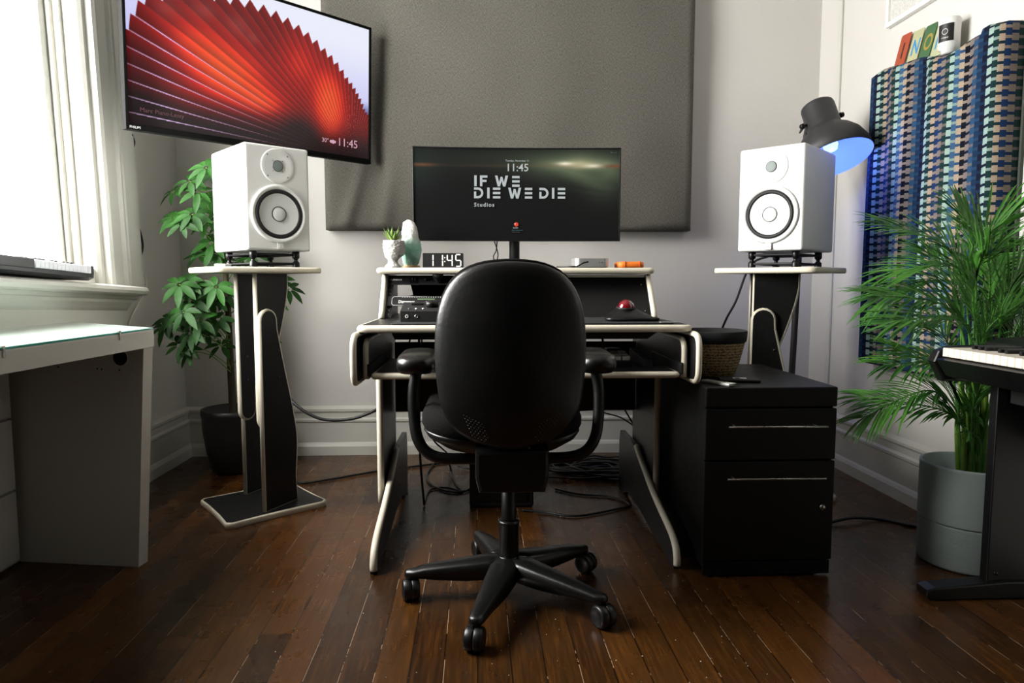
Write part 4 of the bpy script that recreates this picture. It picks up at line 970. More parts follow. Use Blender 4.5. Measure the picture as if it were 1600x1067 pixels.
# ================================================================== FLOOR LAMP
def floor_lamp():
    px = at(1247, 430, 2.95).x; t = thing('floor_lamp', 'dark grey dome floor lamp glowing blue behind the right speaker', 'floor lamp', (px, 2.95, 0))
    MB().lathe([(0, 0), (.13, 0), (.135, .006), (.13, .018), (.03, .022), (0, .022)], (px, 2.97, 0), n=40).build('base', M_lamp, t, True)
    top = at(1280, 160, 2.95)+Vector((.0, .02, -.01)); ax = Vector((.13, -.40, -.90)).normalized()
    piv = top+ax*.075
    MB().tube([(px-.015, 2.97, .02), (px+.0, 2.965, .7), (px+.015, 2.97, 1.20), (px+.05, 3.03, 1.33), piv+Vector((0, .155, -.06)), piv+Vector((-.005, .11, .03))], .0125, 12, sub=5, rs=[.0135, .0135, .0125, .010, .009, .008]).build('pole', M_lamp, t, True)
    sd = ax.cross(Vector((0, -.4, .2))).normalized(); sd = Vector((1, 0, 0))-ax*ax.x; sd.normalize(); sd = (sd+Vector((0, 0, .18))).normalized()
    MB().lathe([(0, 0), (.06, 0), (.066, .004), (.068, .012), (.069, .115), (.075, .125), (.105, .15), (.128, .18), (.145, .222), (.150, .265), (.148, .266)], top, ax, 48).build('lamp_shade', M_lamp, t, True)
    MB().lathe([(.03, .128), (.072, .130), (.103, .154), (.126, .184), (.143, .224), (.148, .266)], top, ax, 48).build('shade_lining', M_lampin, t, True)
    y = MB(); a = piv-sd*.078; b = piv+sd*.078; bk = Vector((-.005, .11, .03))
    y.tube([a, a+bk*.6+ax*.04, piv+bk, b+bk*.6+ax*.04, b], .004, 8, sub=6); y.build('yoke', M_lamp, t, True)
    for q, e in ((a, -sd), (b, sd)):
        MB().lathe([(0, -.012), (.005, -.012), (.005, .004), (.011, .005), (.012, .010), (.009, .012), (.011, .018), (.008, .021), (0, .021)], q, e, 16).build('knob', M_blacks, t, True)
    bc = top+ax*.165; MB().lathe([(0, 0), (.018, .004), (.028, .02), (.03, .035), (.022, .055), (0, .063)], bc, ax, 24).build('bulb', glow('blue_bulb', (.20, .32, 1.0), 4.0), t, True)
    l = bpy.data.lights.new('lamp_light', 'POINT'); l.energy = 2.6; l.color = (.10, .20, 1.0); l.shadow_soft_size = .035
    o = bpy.data.objects.new('lamp_light', l); COL.objects.link(o); o.location = bc+ax*.085
floor_lamp()

# ================================================================== RIGHT WALL
def check_panel():
    y0, y1, z0 = 2.152, 2.90, .535; X = 1.612; ny, nz = 96, 90; vs = []; fs = []
    def ztop(u): return 1.662+.0*u+.012*math.sin(u*9+1)+(.02 if u < .12 else 0)+u*.075-.006*math.cos(u*17)
    for j in range(nz+1):
        for i in range(ny+1):
            u = i/ny; v = j/nz; zt = ztop(u); z = z0+(zt-z0)*v
            e = min(min(u, 1-u)*.75, min(v, 1-v)*1.15); rd = .02
            x = X+(rd-math.sqrt(max(0, rd*rd-(rd-min(e, rd))**2)))
            x -= (.010*math.sin(u*19+.8+.5*math.sin(v*4))+.006*math.sin(u*41+v*2))*min(1, e/.03)
            vs.append((x, y0+(y1-y0)*u, z))
    for j in range(nz):
        for i in range(ny): a = j*(ny+1)+i; fs.append((a, a+1, a+ny+2, a+ny+1))
    rim = [i for i in range(ny+1)]+[j*(ny+1)+ny for j in range(1, nz+1)]+[nz*(ny+1)+i for i in range(ny-1, -1, -1)]+[j*(ny+1) for j in range(nz-1, 0, -1)]
    o = len(vs); n = len(rim); vs += [(XR-.006, vs[k][1], vs[k][2]) for k in rim]
    for k in range(n): fs.append((rim[k], o+k, o+(k+1) % n, rim[(k+1) % n]))
    fs.append(tuple(range(o, o+n)))
    t = thing('fabric_panel', 'blue, green and tan checked fabric panel on the right wall', 'acoustic panel', (1.66, 2.5, .535))
    b = MB(); b.add(vs, fs, True); b.build('fabric', M_check, t, True)
    MB().box((XR-.012, y0-.008, z0+.01), (XR-.002, y1+.0, 1.66), .001).build('backing_frame', mat('dark_green_frame', '3b423a', .7), t, True)
    return ztop
ztop = check_panel()
PT = lambda y: ztop((y-2.152)/.748)
def cards():
    data = [('I', '9c4426', '15110d', 'rust orange letter card with a black letter, leftmost on the checked panel', 2.765), ('N', 'a9a883', '2f7fb0', 'pale yellow letter card with a blue letter beside the orange card', 2.685),
            ('O', '3a5f3b', '94803a', 'green letter card with a yellow letter, between two pale cards', 2.61), ('N', 'a8ac88', '2f7fb0', 'pale yellow letter card with blue letter, next to the white jar', 2.54)]
    for st, bgc, fc, lab, y in data:
        z = PT(y)+.001; t = thing('letter_card', lab, 'letter card', (1.665, y, z), 0, 'letter cards on top of the checked panel')
        lean = .2; w, h = .068, .125
        ud = Vector((lean, -.06, 1)).normalized(); xd = Vector((0, -1, 0)); xd = (xd-ud*xd.dot(ud)).normalized(); nn = xd.cross(ud); p = Vector((1.655, y, z))
        MB().prism(rrect(-w/2, 0, w/2, h, .008), lambda a, b, s: p+xd*a+ud*b+nn*s, -.001, .001).build('card', mat('card_'+bgc, bgc, .5, var=.12, vscale=40), t, True)
        text(st, p-xd*.021*(.35 if st == 'I' else 1.0)+ud*.03+nn*.0012, xd, ud, .085, mat('card_print_'+fc, fc, .5, var=0), t, 'letter', bold=.0016, ext=.0002, sx=.75)
cards()
def jar():
    y = 2.452; z = PT(y)+.007; c = Vector((1.645, y, z)); t = thing('white_jar', 'white jar with a black label standing on the checked panel', 'jar', c)
    MB().lathe([(0, 0), (.024, 0), (.024, .012), (.034, .015), (.0345, .10), (.035, .112), (.033, .118), (0, .118)], c, n=40).build('body', M_white, t, True)
    vs = []; fs = []
    for i in range(13):
        a = R(168+i*7.5); 
        for zz in (.035, .095): vs.append(c+Vector((.0352*math.cos(a), .0352*math.sin(a), zz)))
    for i in range(12): fs.append((i*2, i*2+2, i*2+3, i*2+1))
    lo = MB(); lo.add(vs, fs, True); lb = lo.build('label', M_inkb, t, True)
    a = R(213); n = Vector((math.cos(a), math.sin(a), 0)); MB().lathe([(.010, 0), (.010, .0005), (.0085, .0005), (.0085, 0)], c+n*.0354+Vector((0, 0, .068)), n, 20).build('label_print', M_ink, lb, True)
    text('CANDLE', c+n*.0362+Vector((0, 0, .045))+Vector((-n.y, n.x, 0))*-.011, (-n.y, n.x, 0), (0, 0, 1), .006, M_ink, lb, 'label_print', ext=.0001)
jar()
def picture():
    P0 = atx(1384, 45, XR-.02); y1 = P0.y; z0 = P0.z
    t = thing('picture_frame', 'white framed picture high on the right wall, cut by the top edge', 'picture', (XR-.01, y1-.35, z0))
    f = MB(); ya = y1-.75
    for a, b in (((ya, z0), (y1, z0+.018)), ((ya, z0+.582), (y1, z0+.6)), ((ya, z0+.018), (ya+.018, z0+.582)), ((y1-.018, z0+.018), (y1, z0+.582))):
        f.box((XR-.024, a[0], a[1]), (XR-.001, b[0], b[1]), .002)
    f.build('frame', M_white, t, True)
    MB().box((XR-.012, ya+.018, z0+.018), (XR-.004, y1-.018, z0+.582)).build('mount', M_plaster, t, True)
    MB().tube([(XR-.013, y1-.30, z0+.018), (XR-.013, y1-.16, z0+.2), (XR-.013, y1-.10, z0+.5)], .002, 6).build('drawn_line', M_inkb, t, True)
picture()

# ================================================================== PLANTS
def leaflet(b, p, d, s, L, w, droop=.25, fold=.25, n=5):
    """one pointed leaf from p along d; s is its sideways direction"""
    d = d.normalized(); s = s.normalized(); q = d.cross(s).normalized(); vs = []; fs = []
    if q.z < 0: q = -q
    for i in range(n+1):
        u = i/n; ww = w*(math.sin(math.pi*min(1, u*.92+.06))**.8); c = p+d*(L*u)-Vector((0, 0, droop*L*u*u))
        vs += [c-s*ww*.5+q*ww*fold, c, c+s*ww*.5+q*ww*fold]
    for i in range(n): fs += [(i*3, i*3+1, i*3+4, i*3+3), (i*3+1, i*3+2, i*3+5, i*3+4)]
    b.add(vs, fs, True)
def umbrella_plant():
    base = Vector((-1.16, 3.22, 0)); t = thing('umbrella_plant', 'leafy umbrella plant in a charcoal pot, left corner behind the stand', 'potted plant', base)
    MB().lathe([(0, 0), (.085, 0), (.10, .01), (.122, .10), (.135, .20), (.137, .262), (.140, .27), (.140, .296), (.132, .298), (.128, .27), (0, .265)], base, n=48).build('pot', M_potb, t, True)
    MB().lathe([(.0, .262), (.127, .268)], base, n=32).build('soil', M_soil, t, True)
    random.seed(11); tr = MB(); top = Vector((-1.17, 3.18, 1.15))
    tr.tube([base+Vector((0, 0, .25)), base+Vector((-.005, 0, .5)), base+Vector((.0, -.02, .75)), base+Vector((.0, -.04, 1.0)), base+Vector((.01, -.05, 1.3))], .016, 10, rs=[.019, .016, .014, .011, .007])
    tr.tube([base+Vector((0, 0, .62)), base+Vector((-.06, -.05, .72)), base+Vector((-.14, -.12, .85))], .006, 8)
    b = MB(); br = MB()
    # clusters (px, py, depth): where heads of leaflets sit
    cl = [(322, 262, 2.95, .085), (296, 283, 3.02, .08), (310, 300, 3.0, .08), (300, 335, 3.0, .09), (272, 340, 3.02, .075), (284, 350, 2.98, .08), (328, 310, 3.1, .09), (325, 345, 3.1, .09), (318, 330, 3.2, .09), (330, 380, 3.1, .09), (345, 300, 3.2, .09),
          (325, 395, 3.1, .08), (345, 405, 3.15, .08), (310, 400, 3.2, .08), (365, 408, 3.2, .07), (280, 445, 3.0, .09), (292, 440, 3.05, .09), (268, 500, 3.0, .085), (286, 488, 2.95, .09), (256, 512, 3.0, .08), (300, 470, 3.05, .1), (318, 455, 3.1, .1), (330, 470, 3.15, .1), (338, 448, 3.05, .1), (312, 500, 3.0, .095), (298, 520, 2.98, .09), (322, 520, 3.1, .09), (340, 500, 3.1, .1), (280, 540, 2.98, .07), (295, 548, 3.0, .07),
          (345, 540, 3.15, .08), (352, 460, 3.2, .09), (440, 440, 3.0, .085), (452, 452, 2.98, .07), (425, 470, 3.1, .08), (424, 535, 3.1, .05), (350, 350, 3.25, .09), (270, 300, 3.1, .07), (335, 270, 3.15, .08), (398, 400, 3.2, .08)]
    for px, py, Y, L in cl:
        L *= .84; c = at(px, py, Y); j = max(.45, min(1.25, c.z-.12)); st = base+Vector((0, -.03*j, j))
        mid = (st+c)/2+Vector((0, 0, .03)); br.tube([st, mid, c], .0022, 5, sub=3)
        dirn = (c-st); dirn.z *= .3; dirn = dirn.normalized() if dirn.length > .02 else Vector((0, -1, 0))
        nrm = (Vector((0, 0, 1))+Vector((0, -.9, 0))+dirn*.5+Vector((random.uniform(-.4, .4), random.uniform(-.3, .1), 0))).normalized(); x = nrm.cross(Vector((.3, .5, 1))).normalized(); y = nrm.cross(x)
        n = random.choice((6, 7, 7, 8)); a0 = random.uniform(0, 6)
        for k in range(n):
            a = a0+2*math.pi*k/n*(.93); d = x*math.cos(a)+y*math.sin(a); s = nrm.cross(d); l = L*random.uniform(.8, 1.1)
            leaflet(b, c+d*.010, d, s, l, l*.42, droop=.22+random.uniform(0, .25), fold=.12)
    # keep the foliage inside the room corner
    for v in b.v:
        v.x = max(v.x, XL+.02); v.y = min(v.y, YB-.04)
    for v in br.v: v.x = max(v.x, XL+.02); v.y = min(v.y, YB-.04)
    br.v += []; o = tr.build('trunk', M_trunk, t, True); br.build('branches', M_stem, t, True); b.build('foliage', M_leaf, t, True)
umbrella_plant()
def palm():
    c = Vector((1.525, 2.06, 0)); t = thing('potted_palm', 'feathery green palm in a grey cylindrical pot by the piano', 'potted plant', c); H = .318; r = .140
    MB().lathe([(0, 0), (r-.012, 0), (r-.004, .004), (r-.003, .01), (r-.002, .130), (r-.002, .1355), (r-.0025, .1365), (r-.006, .137), (r-.006, .140), (r-.0005, .1405), (r, .142), (r, .146), (r, H-.008), (r, H-.002), (r-.004, H), (r-.008, H-.002), (r-.010, H-.06), (0, H-.06)], c, n=64).build('pot', M_pota, t, True)
    MB().lathe([(0, H-.055), (r-.011, H-.058)], c, n=32).build('soil', M_soil, t, True)
    random.seed(5)
    root = c+Vector((-.0, -.0, H-.06))
    st = MB()
    for k in range(11):
        a = random.uniform(0, 6.28); q = root+Vector((math.cos(a)*.035, math.sin(a)*.03, 0)); st.tube([q, q+Vector((random.uniform(-.02, .02), random.uniform(-.02, .02), .2)), q+Vector((random.uniform(-.05, .04), random.uniform(-.04, .04), .42))], .006, 8, rs=[.009, .007, .005])
    st.build('stems', M_stem, t, True)
    # fronds: (base height, mid point, tip) with px/depth guides
    def P(px, py, Y): return at(px, py, Y)
    fr = [  # mid, tip, leaf length
        (P(1450, 610, 2.0), P(1350, 652, 2.0), .14), (P(1480, 570, 2.05), P(1385, 570, 2.0), .16), (P(1500, 590, 1.98), P(1400, 545, 1.95), .16),
        (P(1480, 440, 2.15), P(1375, 465, 2.2), .19), (P(1490, 395, 2.1), P(1385, 350, 2.15), .18), (P(1500, 420, 2.05), P(1395, 425, 2.1), .17), (P(1480, 480, 2.05), P(1372, 462, 2.0), .20),
        (P(1530, 390, 2.0), P(1570, 345, 1.95), .22), (P(1545, 420, 1.95), P(1500, 330, 2.0), .2), (P(1560, 400, 2.15), P(1620, 360, 2.2), .22), (P(1500, 500, 1.95), P(1410, 500, 1.92), .2),
        (P(1570, 470, 1.9), P(1640, 400, 1.85), .22), (P(1520, 470, 1.92), P(1545, 400, 1.85), .22), (P(1575, 450, 2.1), P(1640, 520, 2.1), .2), (P(1500, 660, 1.95), P(1500, 600, 1.85), .16),
        (P(1470, 520, 2.15), P(1390, 500, 2.25), .17), (P(1540, 520, 1.95), P(1600, 470, 1.9), .2), (P(1520, 640, 1.98), P(1550, 560, 1.95), .16), (P(1470, 640, 2.0), P(1345, 620, 2.05), .15),
        (P(1590, 560, 1.98), P(1600, 470, 1.98), .2), (P(1500, 450, 2.2), P(1450, 395, 2.3), .18)]
    for mid, tip, LL in fr:
        b = MB(); p0 = root+Vector((random.uniform(-.03, .03), random.uniform(-.03, .03), .0)); p1 = p0*.45+mid*.55; p1.x = (p0.x*.7+mid.x*.3); p1.z = p0.z+(mid.z-p0.z)*.66
        pts = []
        ctrl = [p0, p1, mid, tip]
        for i in range(3):
            a0 = ctrl[max(i-1, 0)]; a1 = ctrl[i]; a2 = ctrl[i+1]; a3 = ctrl[min(i+2, 3)]
            for k in range(10): q = k/10; pts.append(.5*((2*a1)+(-a0+a2)*q+(2*a0-5*a1+4*a2-a3)*q*q+(-a0+3*a1-3*a2+a3)*q**3))
        pts.append(tip); b.tube(pts, .002, 6, sub=1, rs=[.005-.0038*i/len(pts) for i in range(len(pts))])
        N = 27
        for k in range(N):
            u = .50+.50*k/(N-1); f = u*(len(pts)-1); i = min(int(f), len(pts)-2); p = pts[i].lerp(pts[i+1], f-i); d = (pts[i+1]-pts[i]).normalized()
            s = d.cross(Vector((0, -.55, 1))).normalized()
            for q in (-1, 1):
                ang = R(48-30*(k/N)+random.uniform(-7, 7)); dd = (d*math.cos(ang)+s*q*math.sin(ang)+Vector((0, 0, .12))).normalized(); l = LL*(.62+.55*math.sin(math.pi*min(1, (k+3)/(N+4))))*random.uniform(.85, 1.08)
                leaflet(b, p, dd, dd.cross(Vector((0, -.4, 1))), l*.86, .0078, droop=.15+random.uniform(0, .15), fold=.25, n=4)
        for v in b.v: v.x = min(v.x, XR-.012 if not (2.13 < v.y < 2.95 and .5 < v.z < 1.8) else 1.585)
        for v in b.v:
            if v.z < .95 and v.x > 1.2: v.y = max(v.y, 1.895)
            if v.z < .60: v.x = max(v.x, 1.052)
        b.build('frond', M_palm, t, True)
palm()

# ================================================================== DIGITAL PIANO (against the right wall, keys running towards the camera)
def piano():
    t = thing('digital_piano', 'black upright digital piano at the right edge, keys facing left', 'piano', (1.45, 1.2, 0))
    Y1 = 1.845; Y0 = .45; XF = 1.245
    # keybed with bevelled left front edge
    MB().prism([(XF+.0, .668), (XF+.03, .622), (XF+.06, .612), (XR-.03, .60), (XR-.03, .665), (XF+.19, .672), (XF+.02, .676)], lambda a, b, s: Vector((a, s, b)), Y0, Y1, .004).build('keybed', M_pianob, t, True)
    MB().prism([(XF+.0, .66), (XF+.03, .605), (XF+.2, .60), (XF+.2, .706), (XF+.05, .702), (XF+.012, .69)], lambda a, b, s: Vector((a, s, b)), Y1, Y1+.035, .006).build('key_block', M_pianob, t, True)
    MB().prism([(XF+.165, .67), (XF+.165, .712), (XF+.20, .722), (XR-.05, .735), (XR-.03, .60)], lambda a, b, s: Vector((a, s, b)), Y0, Y1+.035, .004).build('control_panel', M_pianob, t, True)
    MB().box((XF+.26, Y0, .735), (XF+.275, 1.62, .90), .004).build('music_rest', M_pianob, t, True)
    kw = .0235; n = 52
    for k in range(n):
        ya = Y1-.012-kw*(k+1)
        if ya < Y0+.02: break
        MB().box((XF+.012, ya+.0006, .6765), (XF+.163, ya+kw-.0006, .700), .0014, 1).build('white_key', M_pianok, t, True)
    pat = [0, 1, 0, 0, 1, 0, 1]     # A A# B C C# D D# ... counted from the top of the keyboard
    pat = [0, 1, 1, 1, 0, 1, 1]
    for k in range(1, 50):
        if pat[k % 7] == 0: continue
        yc = Y1-.012-kw*(k+1)
        if yc < Y0+.03: break
        MB().box((XF+.062, yc-.0055, .6995), (XF+.16, yc+.0055, .711), .002, 1).build('black_key', M_pianob, t, True)
    # end panels and feet
    for y in (1.805, .47):
        MB().box((1.40, y, .03), (1.655, y+.03, .605), .003).build('side_panel', M_pianob, t, True)
        MB().prism([(1.225, .012), (1.235, .0), (1.665, .0), (1.665, .05), (1.45, .05), (1.40, .046), (1.25, .036), (1.225, .030)], lambda a, b, s: Vector((a, s, b)), y-.012, y+.042, .005).build('foot', M_pianob, t, True)
    MB().box((1.53, .5, .43), (1.55, 1.805, .60), .002).build('back_brace', M_pianob, t, True)
    MB().box((1.43, 1.68, .55), (1.53, 1.80, .60), .003).build('jack_box', M_blackm, t, True)
    MB().lathe([(.006, 0), (.005, .003), (0, .003)], (1.425, 1.805, .07), (0, -1, 0), 12).build('bolt', M_blacks, t, True)
piano()

# ================================================================== WINDOW SILL KEYBOARD
def midi():
    t = thing('midi_keyboard', 'small black keyboard controller with white keys on the window sill', 'keyboard', (-1.47, 2.25, .875))
    y0, y1 = 1.90, 2.555; xf = -1.395; zb = .885
    def tl(b):
        for v in b.v: v.z -= .05*(v.y-2.4)-.006
        return b
    tl(MB().prism([(xf, zb+.01), (xf, zb+.022), (xf-.004, zb+.024), (xf-.16, zb+.040), (xf-.16, zb+.004), (xf-.02, zb)], lambda a, b, s: Vector((a, s, b)), y0, y1, .003)).build('housing', M_slate, t, True)
    tl(MB().box((xf-.158, y0, zb+.02), (xf+.002, 2.225, zb+.052), .003)).build('control_panel', M_slate, t, True)
    tl(MB().box((xf-.158, y1-.020, zb+.02), (xf+.002, y1-.002, zb+.052), .003)).build('end_cheek', M_slate, t, True)
    kw = (y1-.022-2.228)/14
    for k in range(14): ya = 2.228+kw*k; tl(MB().box((xf-.14, ya+.0006, zb+.024), (xf+.003, ya+kw-.0006, zb+.050), .0012, 1)).build('white_key', M_keyw, t, True)
    for k in (1, 2, 4, 5, 6, 8, 9, 11, 12, 13): yc = 2.228+kw*k; tl(MB().box((xf-.14, yc-.006, zb+.05), (xf-.05, yc+.006, zb+.062), .002, 1)).build('black_key', M_pianob, t, True)
    for k in range(2): tl(MB().cyl((xf-.07, 2.08+.06*k, zb+.051), (xf-.07, 2.08+.06*k, zb+.064), .010)).build('knob', M_blacks, t, True)
midi()

# ================================================================== WHITE DESK UNDER THE WINDOW
def white_desk():
    t = thing('white_desk', 'white desk with glass top and drawers beneath the window', 'desk', (-1.25, 1.6, 0))
    zt = .738; P1 = atz(239.5, 512, zt); P1b = atz(231, 877, 0); P2 = atz(70, 500.5, zt); P2.x = max(P2.x, XL+.045)
    k = (P2.x-P1.x)/(atz(120, 503, zt).x-P1.x); q = atz(120, 503, zt); P2 = Vector((XL+.04, P1.y+(q.y-P1.y)/(q.x-P1.x)*(XL+.04-P1.x), zt))
    P4 = atz(0, 543.5, zt); d = (P4-P1).normalized(); P4 = P1+d*2.4; P3 = Vector((XL+.04, P4.y, zt))
    MB().prism([(p.x, p.y) for p in (P1, P2, P3, P4)], XY, zt-.035, zt-.006, .001).build('tabletop', M_desk, t, True)
    g = MB().prism([(p.x, p.y) for p in (P1+Vector((-.004, 0, 0)), P2, P3, P4+Vector((-.004, 0, 0)))], XY, zt-.0055, zt).build('glass_sheet', M_glasstop, t, True)
    MB().prism([(0, 0), (0, .005), (.002, .005), (.002, 0)], lambda a, b, s: P1+d*s+Vector((a-.003, 0, b-.0054)), .0, 2.4).build('glass_edge', M_glassedge, g, True)
    nrm = Vector((-d.y, d.x, 0)); nrm = nrm if nrm.x > 0 else -nrm
    def fr(s, n_, z): return Vector((P1.x, P1.y, 0))+d*s+nrm*n_+Vector((0, 0, z))
    ap = MB().prism([(0, zt-.058), (2.4, zt-.058), (2.4, zt-.007), (0, zt-.007)], lambda a, b, s: fr(a, s, b), -.02, .001, .001); ap.build('apron', M_desk, t, True)
    for px, py in ((52, 543), (229, 519)):
        p = atz(px, py, zt); s = (Vector((p.x, p.y, 0))-Vector((P1.x, P1.y, 0))).dot(d)
        MB().prism([(s-.004, zt-.022), (s+.004, zt-.022), (s+.004, zt+.004), (s-.004, zt+.004)], lambda a, b, q_: fr(a, q_, b), -.006, .0045, .001).build('glass_clip', M_steel, t, True)
    # far end panel: foot slightly kicked outwards, as in the photo
    A = Vector((P1.x, P1.y, 0)); B = P1b.copy(); inw = Vector((-.985, .15, 0)).normalized(); th = Vector((.15, .985, 0)).normalized()
    def pan(a, b, s):   # a along panel, b height, s thickness
        o = B+(A-B)*(b/zt); return Vector((o.x, o.y, b))+inw*a+th*(s)
    L = (A.x-(XL+.085))/.985
    MB().prism([(.0, 0), ((B.x+1.478)/.985, 0), ((A.x+1.478)/.985, zt-.06), (.0, zt-.06)], pan, -.045, .0, .001).build('end_panel', M_desk, t, True)
    hole = pan(0, 0, 0)
    for px, py, r in ((188, 559, .0115*2.3), ):
        dr = ray(px, py); n_ = th; o = pan(.1, .64, -.0455); k = (o-Vector((0, 0, CH))).dot(n_)/dr.dot(n_); p = Vector((0, 0, CH))+dr*k
        MB().lathe([(r, 0), (r, .0015), (r-.003, .0015), (r-.003, .0006)], p, -n_, 28).build('grommet_ring', M_desk, t, True)
        MB().lathe([(r-.002, 0), (r-.002, .0008), (0, .0007)], p, -n_, 28).build('cable_hole', M_blackm, t, True)
    for px, py in ((62, 571), (91, 573), (152, 576), (159, 577), (187, 578)):
        dr = ray(px, py); o = pan(.1, .64, -.0455); k = (o-Vector((0, 0, CH))).dot(th)/dr.dot(th); p = Vector((0, 0, CH))+dr*k
        MB().lathe([(.0028, 0), (.0028, .0008), (0, .0009)], p, -th, 10, False).build('screw_hole', M_blackm, t, True)
    # drawer stack against the wall
    c0 = atz(23, 870, 0); c0.x = -1.452; c0.y = 2.165; dd = Vector((.02, -1, 0)).normalized(); nn = Vector((1, .02, 0)).normalized()
    for k in range(3):
        z0 = .012+.225*k; MB().prism([(0, z0), (.75, z0), (.75, z0+.218), (0, z0+.218)], lambda a, b, s: c0*1.0+dd*a+nn*s+Vector((0, 0, b)), -.018, .0, .004).build('drawer_front', M_desk, t, True)
    MB().prism([(0.002, .0), (.748, .0), (.748, zt-.06), (0.002, zt-.06)], lambda a, b, s: c0+dd*a+nn*s+Vector((0, 0, b)), -.03, -.019).build('drawer_carcass', M_desk, t, True)
white_desk()

# ================================================================== CABLES ON FLOOR AND WALLS
def cable(pts, label, m=M_cable, r=.0045, nm='cable', cat='cable'): return tag(MB().tube(pts, r, 8, sub=8).build(nm, m), label, cat)
cable([at(427, 570, 2.9), at(437, 598, 2.85), at(462, 632, 2.8), at(500, 654, 2.78), at(545, 655, 2.76), at(578, 645, 2.74), at(600, 632, 2.72)], 'thick black cable drooping from the left stand to the desk leg', r=.0062)
cable([atz(438, 742, .006), atz(470, 754, .006), atz(520, 748, .006), atz(590, 736, .006), atz(660, 727, .006), atz(700, 722, .006)], 'black cable lying on the floor from left stand toward the chair', r=.005)
cable([Vector((1.34, 2.87, 1.05)), Vector((1.28, 3.0, 1.0)), at(1180, 408, 3.03), at(1166, 427, 3.03), at(1150, 470, 3.03), at(1134, 500, 3.05), at(1124, 530, 3.08), at(1110, 600, 3.1), Vector((.95, 3.12, .2)), Vector((.93, 3.15, .008)), Vector((.85, 3.2, .006))], 'black cable falling from the right speaker behind the basket', r=.005)
cable([atz(1290, 818, .006), atz(1330, 809, .02), atz(1375, 811, .006), atz(1420, 820, .006), atz(1460, 826, .006)], 'black cable on the floor between filing cabinet and grey pot', r=.0062)
cable([at(206, 210, 3.0), at(210, 222, 3.05), at(207, 232, 3.1), at(200, 240, 3.2)], 'short black cable hanging from the lower left corner of the television', r=.004)
cable([atx(212, 345, XL+.02), atx(219, 363, XL+.03), atx(223, 385, XL+.03), atx(218, 404, XL+.02), atx(212, 412, XL+.012)], 'short black cable looping out beside the window casing', r=.005)
cable([atx(216, 413, XL+.02), atx(223, 425, XL+.04), atx(229, 445, XL+.045), atx(216, 475, XL+.03), atx(203, 500, XL+.02), atx(196, 530, XL+.02)], 'thin white cable running down the wall past the end of the sill', M_cablew, .0035)
cable([at(655, 520, 2.45), at(655, 600, 2.6), at(656, 700, 2.6), at(660, 760, 2.62), atz(663, 788, .005)], 'black cable hanging straight down left of the chair to the floor', r=.0045)
cable([at(661, 640, 2.75), at(668, 665, 2.78), at(678, 688, 2.8), at(690, 700, 2.85), atz(704, 712, .02)], 'black cable dropping aslant behind the left armrest of the chair', r=.0035)
cable([atz(690, 712, .02), atz(672, 732, .006), atz(668, 750, .006), atz(690, 765, .006), atz(725, 768, .006), atz(742, 752, .006), atz(738, 735, .006), atz(715, 728, .015)], 'looped black cable on the floor left of the chair column', r=.0045)
cable([at(700, 715, 2.95), atz(705, 735, .02), atz(712, 755, .006), atz(722, 768, .006), atz(700, 762, .006), atz(672, 765, .006), atz(663, 785, .006)], 'black cable curling on the floor behind the left caster', r=.0045)
cable([atz(868, 764, .006), atz(905, 772, .006), atz(955, 776, .006), atz(982, 788, .006), atz(960, 796, .006), atz(900, 806, .006), atz(850, 800, .006), atz(815, 797, .006)], 'long black cable looping on the floor right of the chair column', r=.0045)
cable([at(1000, 640, 2.9), at(995, 665, 2.92), at(992, 690, 2.95), atz(990, 712, .02)], 'black cable hanging vertically beside the right desk leg', r=.0045)
cable([at(975, 638, 2.85), at(985, 655, 2.88), at(995, 672, 2.9), at(1004, 690, 2.9)], 'thin black cable crossing aslant beside the right desk leg', r=.0035)
cable([at(880, 642, 2.85), at(920, 640, 2.85), at(950, 636, 2.85), at(980, 634, 2.85), at(1010, 640, 2.85)], 'black cable strung sideways under the back of the desk', r=.004)
cable([at(930, 640, 2.9), at(945, 645, 2.9), at(975, 655, 2.95), at(1000, 680, 2.95), atz(985, 715, .01)], 'thin black cable arching down to the cable heap', r=.0035)
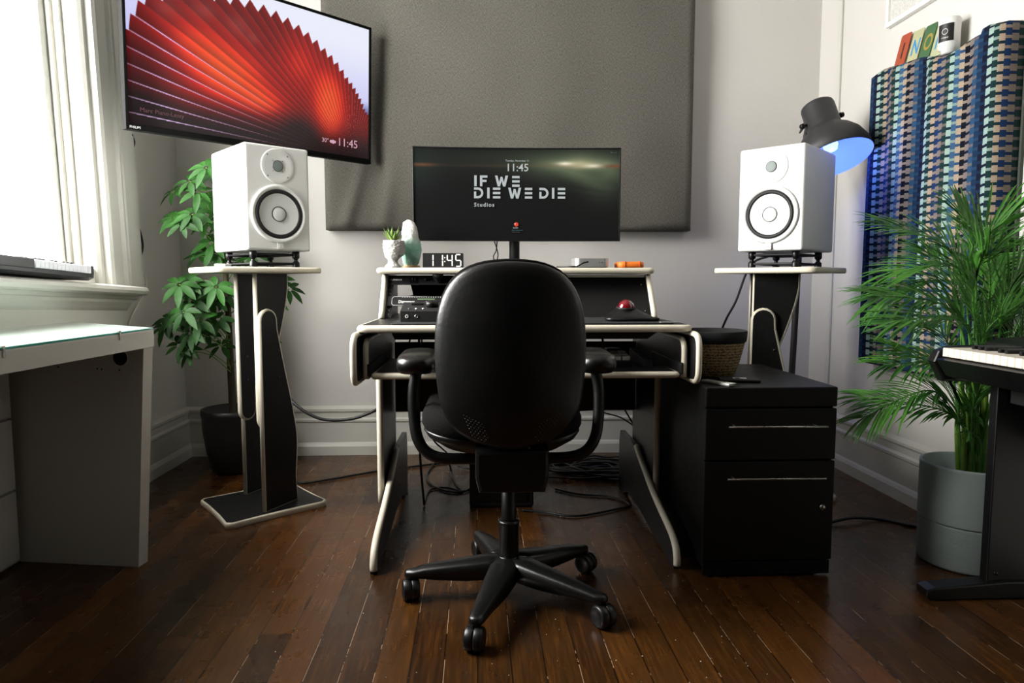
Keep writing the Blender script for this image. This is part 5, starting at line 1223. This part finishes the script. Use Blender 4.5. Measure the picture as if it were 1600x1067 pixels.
for px, lab in ((644, 'thin black cable dropping behind the tray, leftmost of three'), (655, 'thin black cable dropping behind the tray, middle of three'), (660, 'thin black cable dropping behind the tray, rightmost of three')):
    cable([at(px, 518, 2.46), at(px-1 if px > 650 else px-3, 530, 2.46), at(px if px > 650 else px-8, 548, 2.47), at(px if px > 650 else px-9, 560, 2.5)], lab, r=.003)
cable([at(939, 515, 2.46), at(941, 525, 2.46), at(943, 545, 2.48)], 'thin black cable below the desktop, right of the chair back', r=.004)
random.seed(21)
def heap(cx, cy, n, rx, ry, m, label):
    b = MB()
    for k in range(n):
        a0 = random.uniform(0, 6.28); ox = cx+random.uniform(-.07, .07); oy = cy+random.uniform(-.04, .04); z = .006+.0018*k; kx = rx*random.uniform(.5, 1); ky = ry*random.uniform(.5, 1); N = 18
        b.tube([(ox+kx*math.cos(a0+i*6.28*1.1/N)+random.uniform(-.012, .012), oy+ky*math.sin(a0+i*6.28*1.1/N)+random.uniform(-.01, .01), z+random.uniform(0, .012)) for i in range(N+1)], .0042, 7, sub=4)
    o = b.build('cable_heap', m); tag(o, label, 'cables'); o['kind'] = 'stuff'
heap(.50, 3.10, 17, .26, .13, M_cable, 'tangled heap of black cables on the floor under the desk, right side')
heap(.60, 3.05, 4, .2, .09, M_cableblue, 'navy blue cables coiled within the black heap under the desk')
# small pale flakes scattered on the boards
b = MB(); random.seed(9)
for k in range(110):
    px = random.uniform(420, 1250); py = random.uniform(780, 1060); p = atz(px, py, 0)
    s = random.uniform(.0005, .0018); a = random.uniform(0, 6.3); m = 5
    vs = [(p.x+s*math.cos(a+6.28*i/m)*random.uniform(.6, 1.2), p.y+s*math.sin(a+6.28*i/m)*random.uniform(.6, 1.4), .0008) for i in range(m)]; vs += [(x, y, .0001) for x, y, z in vs]
    b.add(vs, [tuple(range(m))]+[(i, (i+1) % m, m+(i+1) % m, m+i) for i in range(m)])
o = b.build('floor_flakes', M_plaster); tag(o, 'tiny pale flakes of debris scattered over the floorboards', 'debris'); o['kind'] = 'stuff'
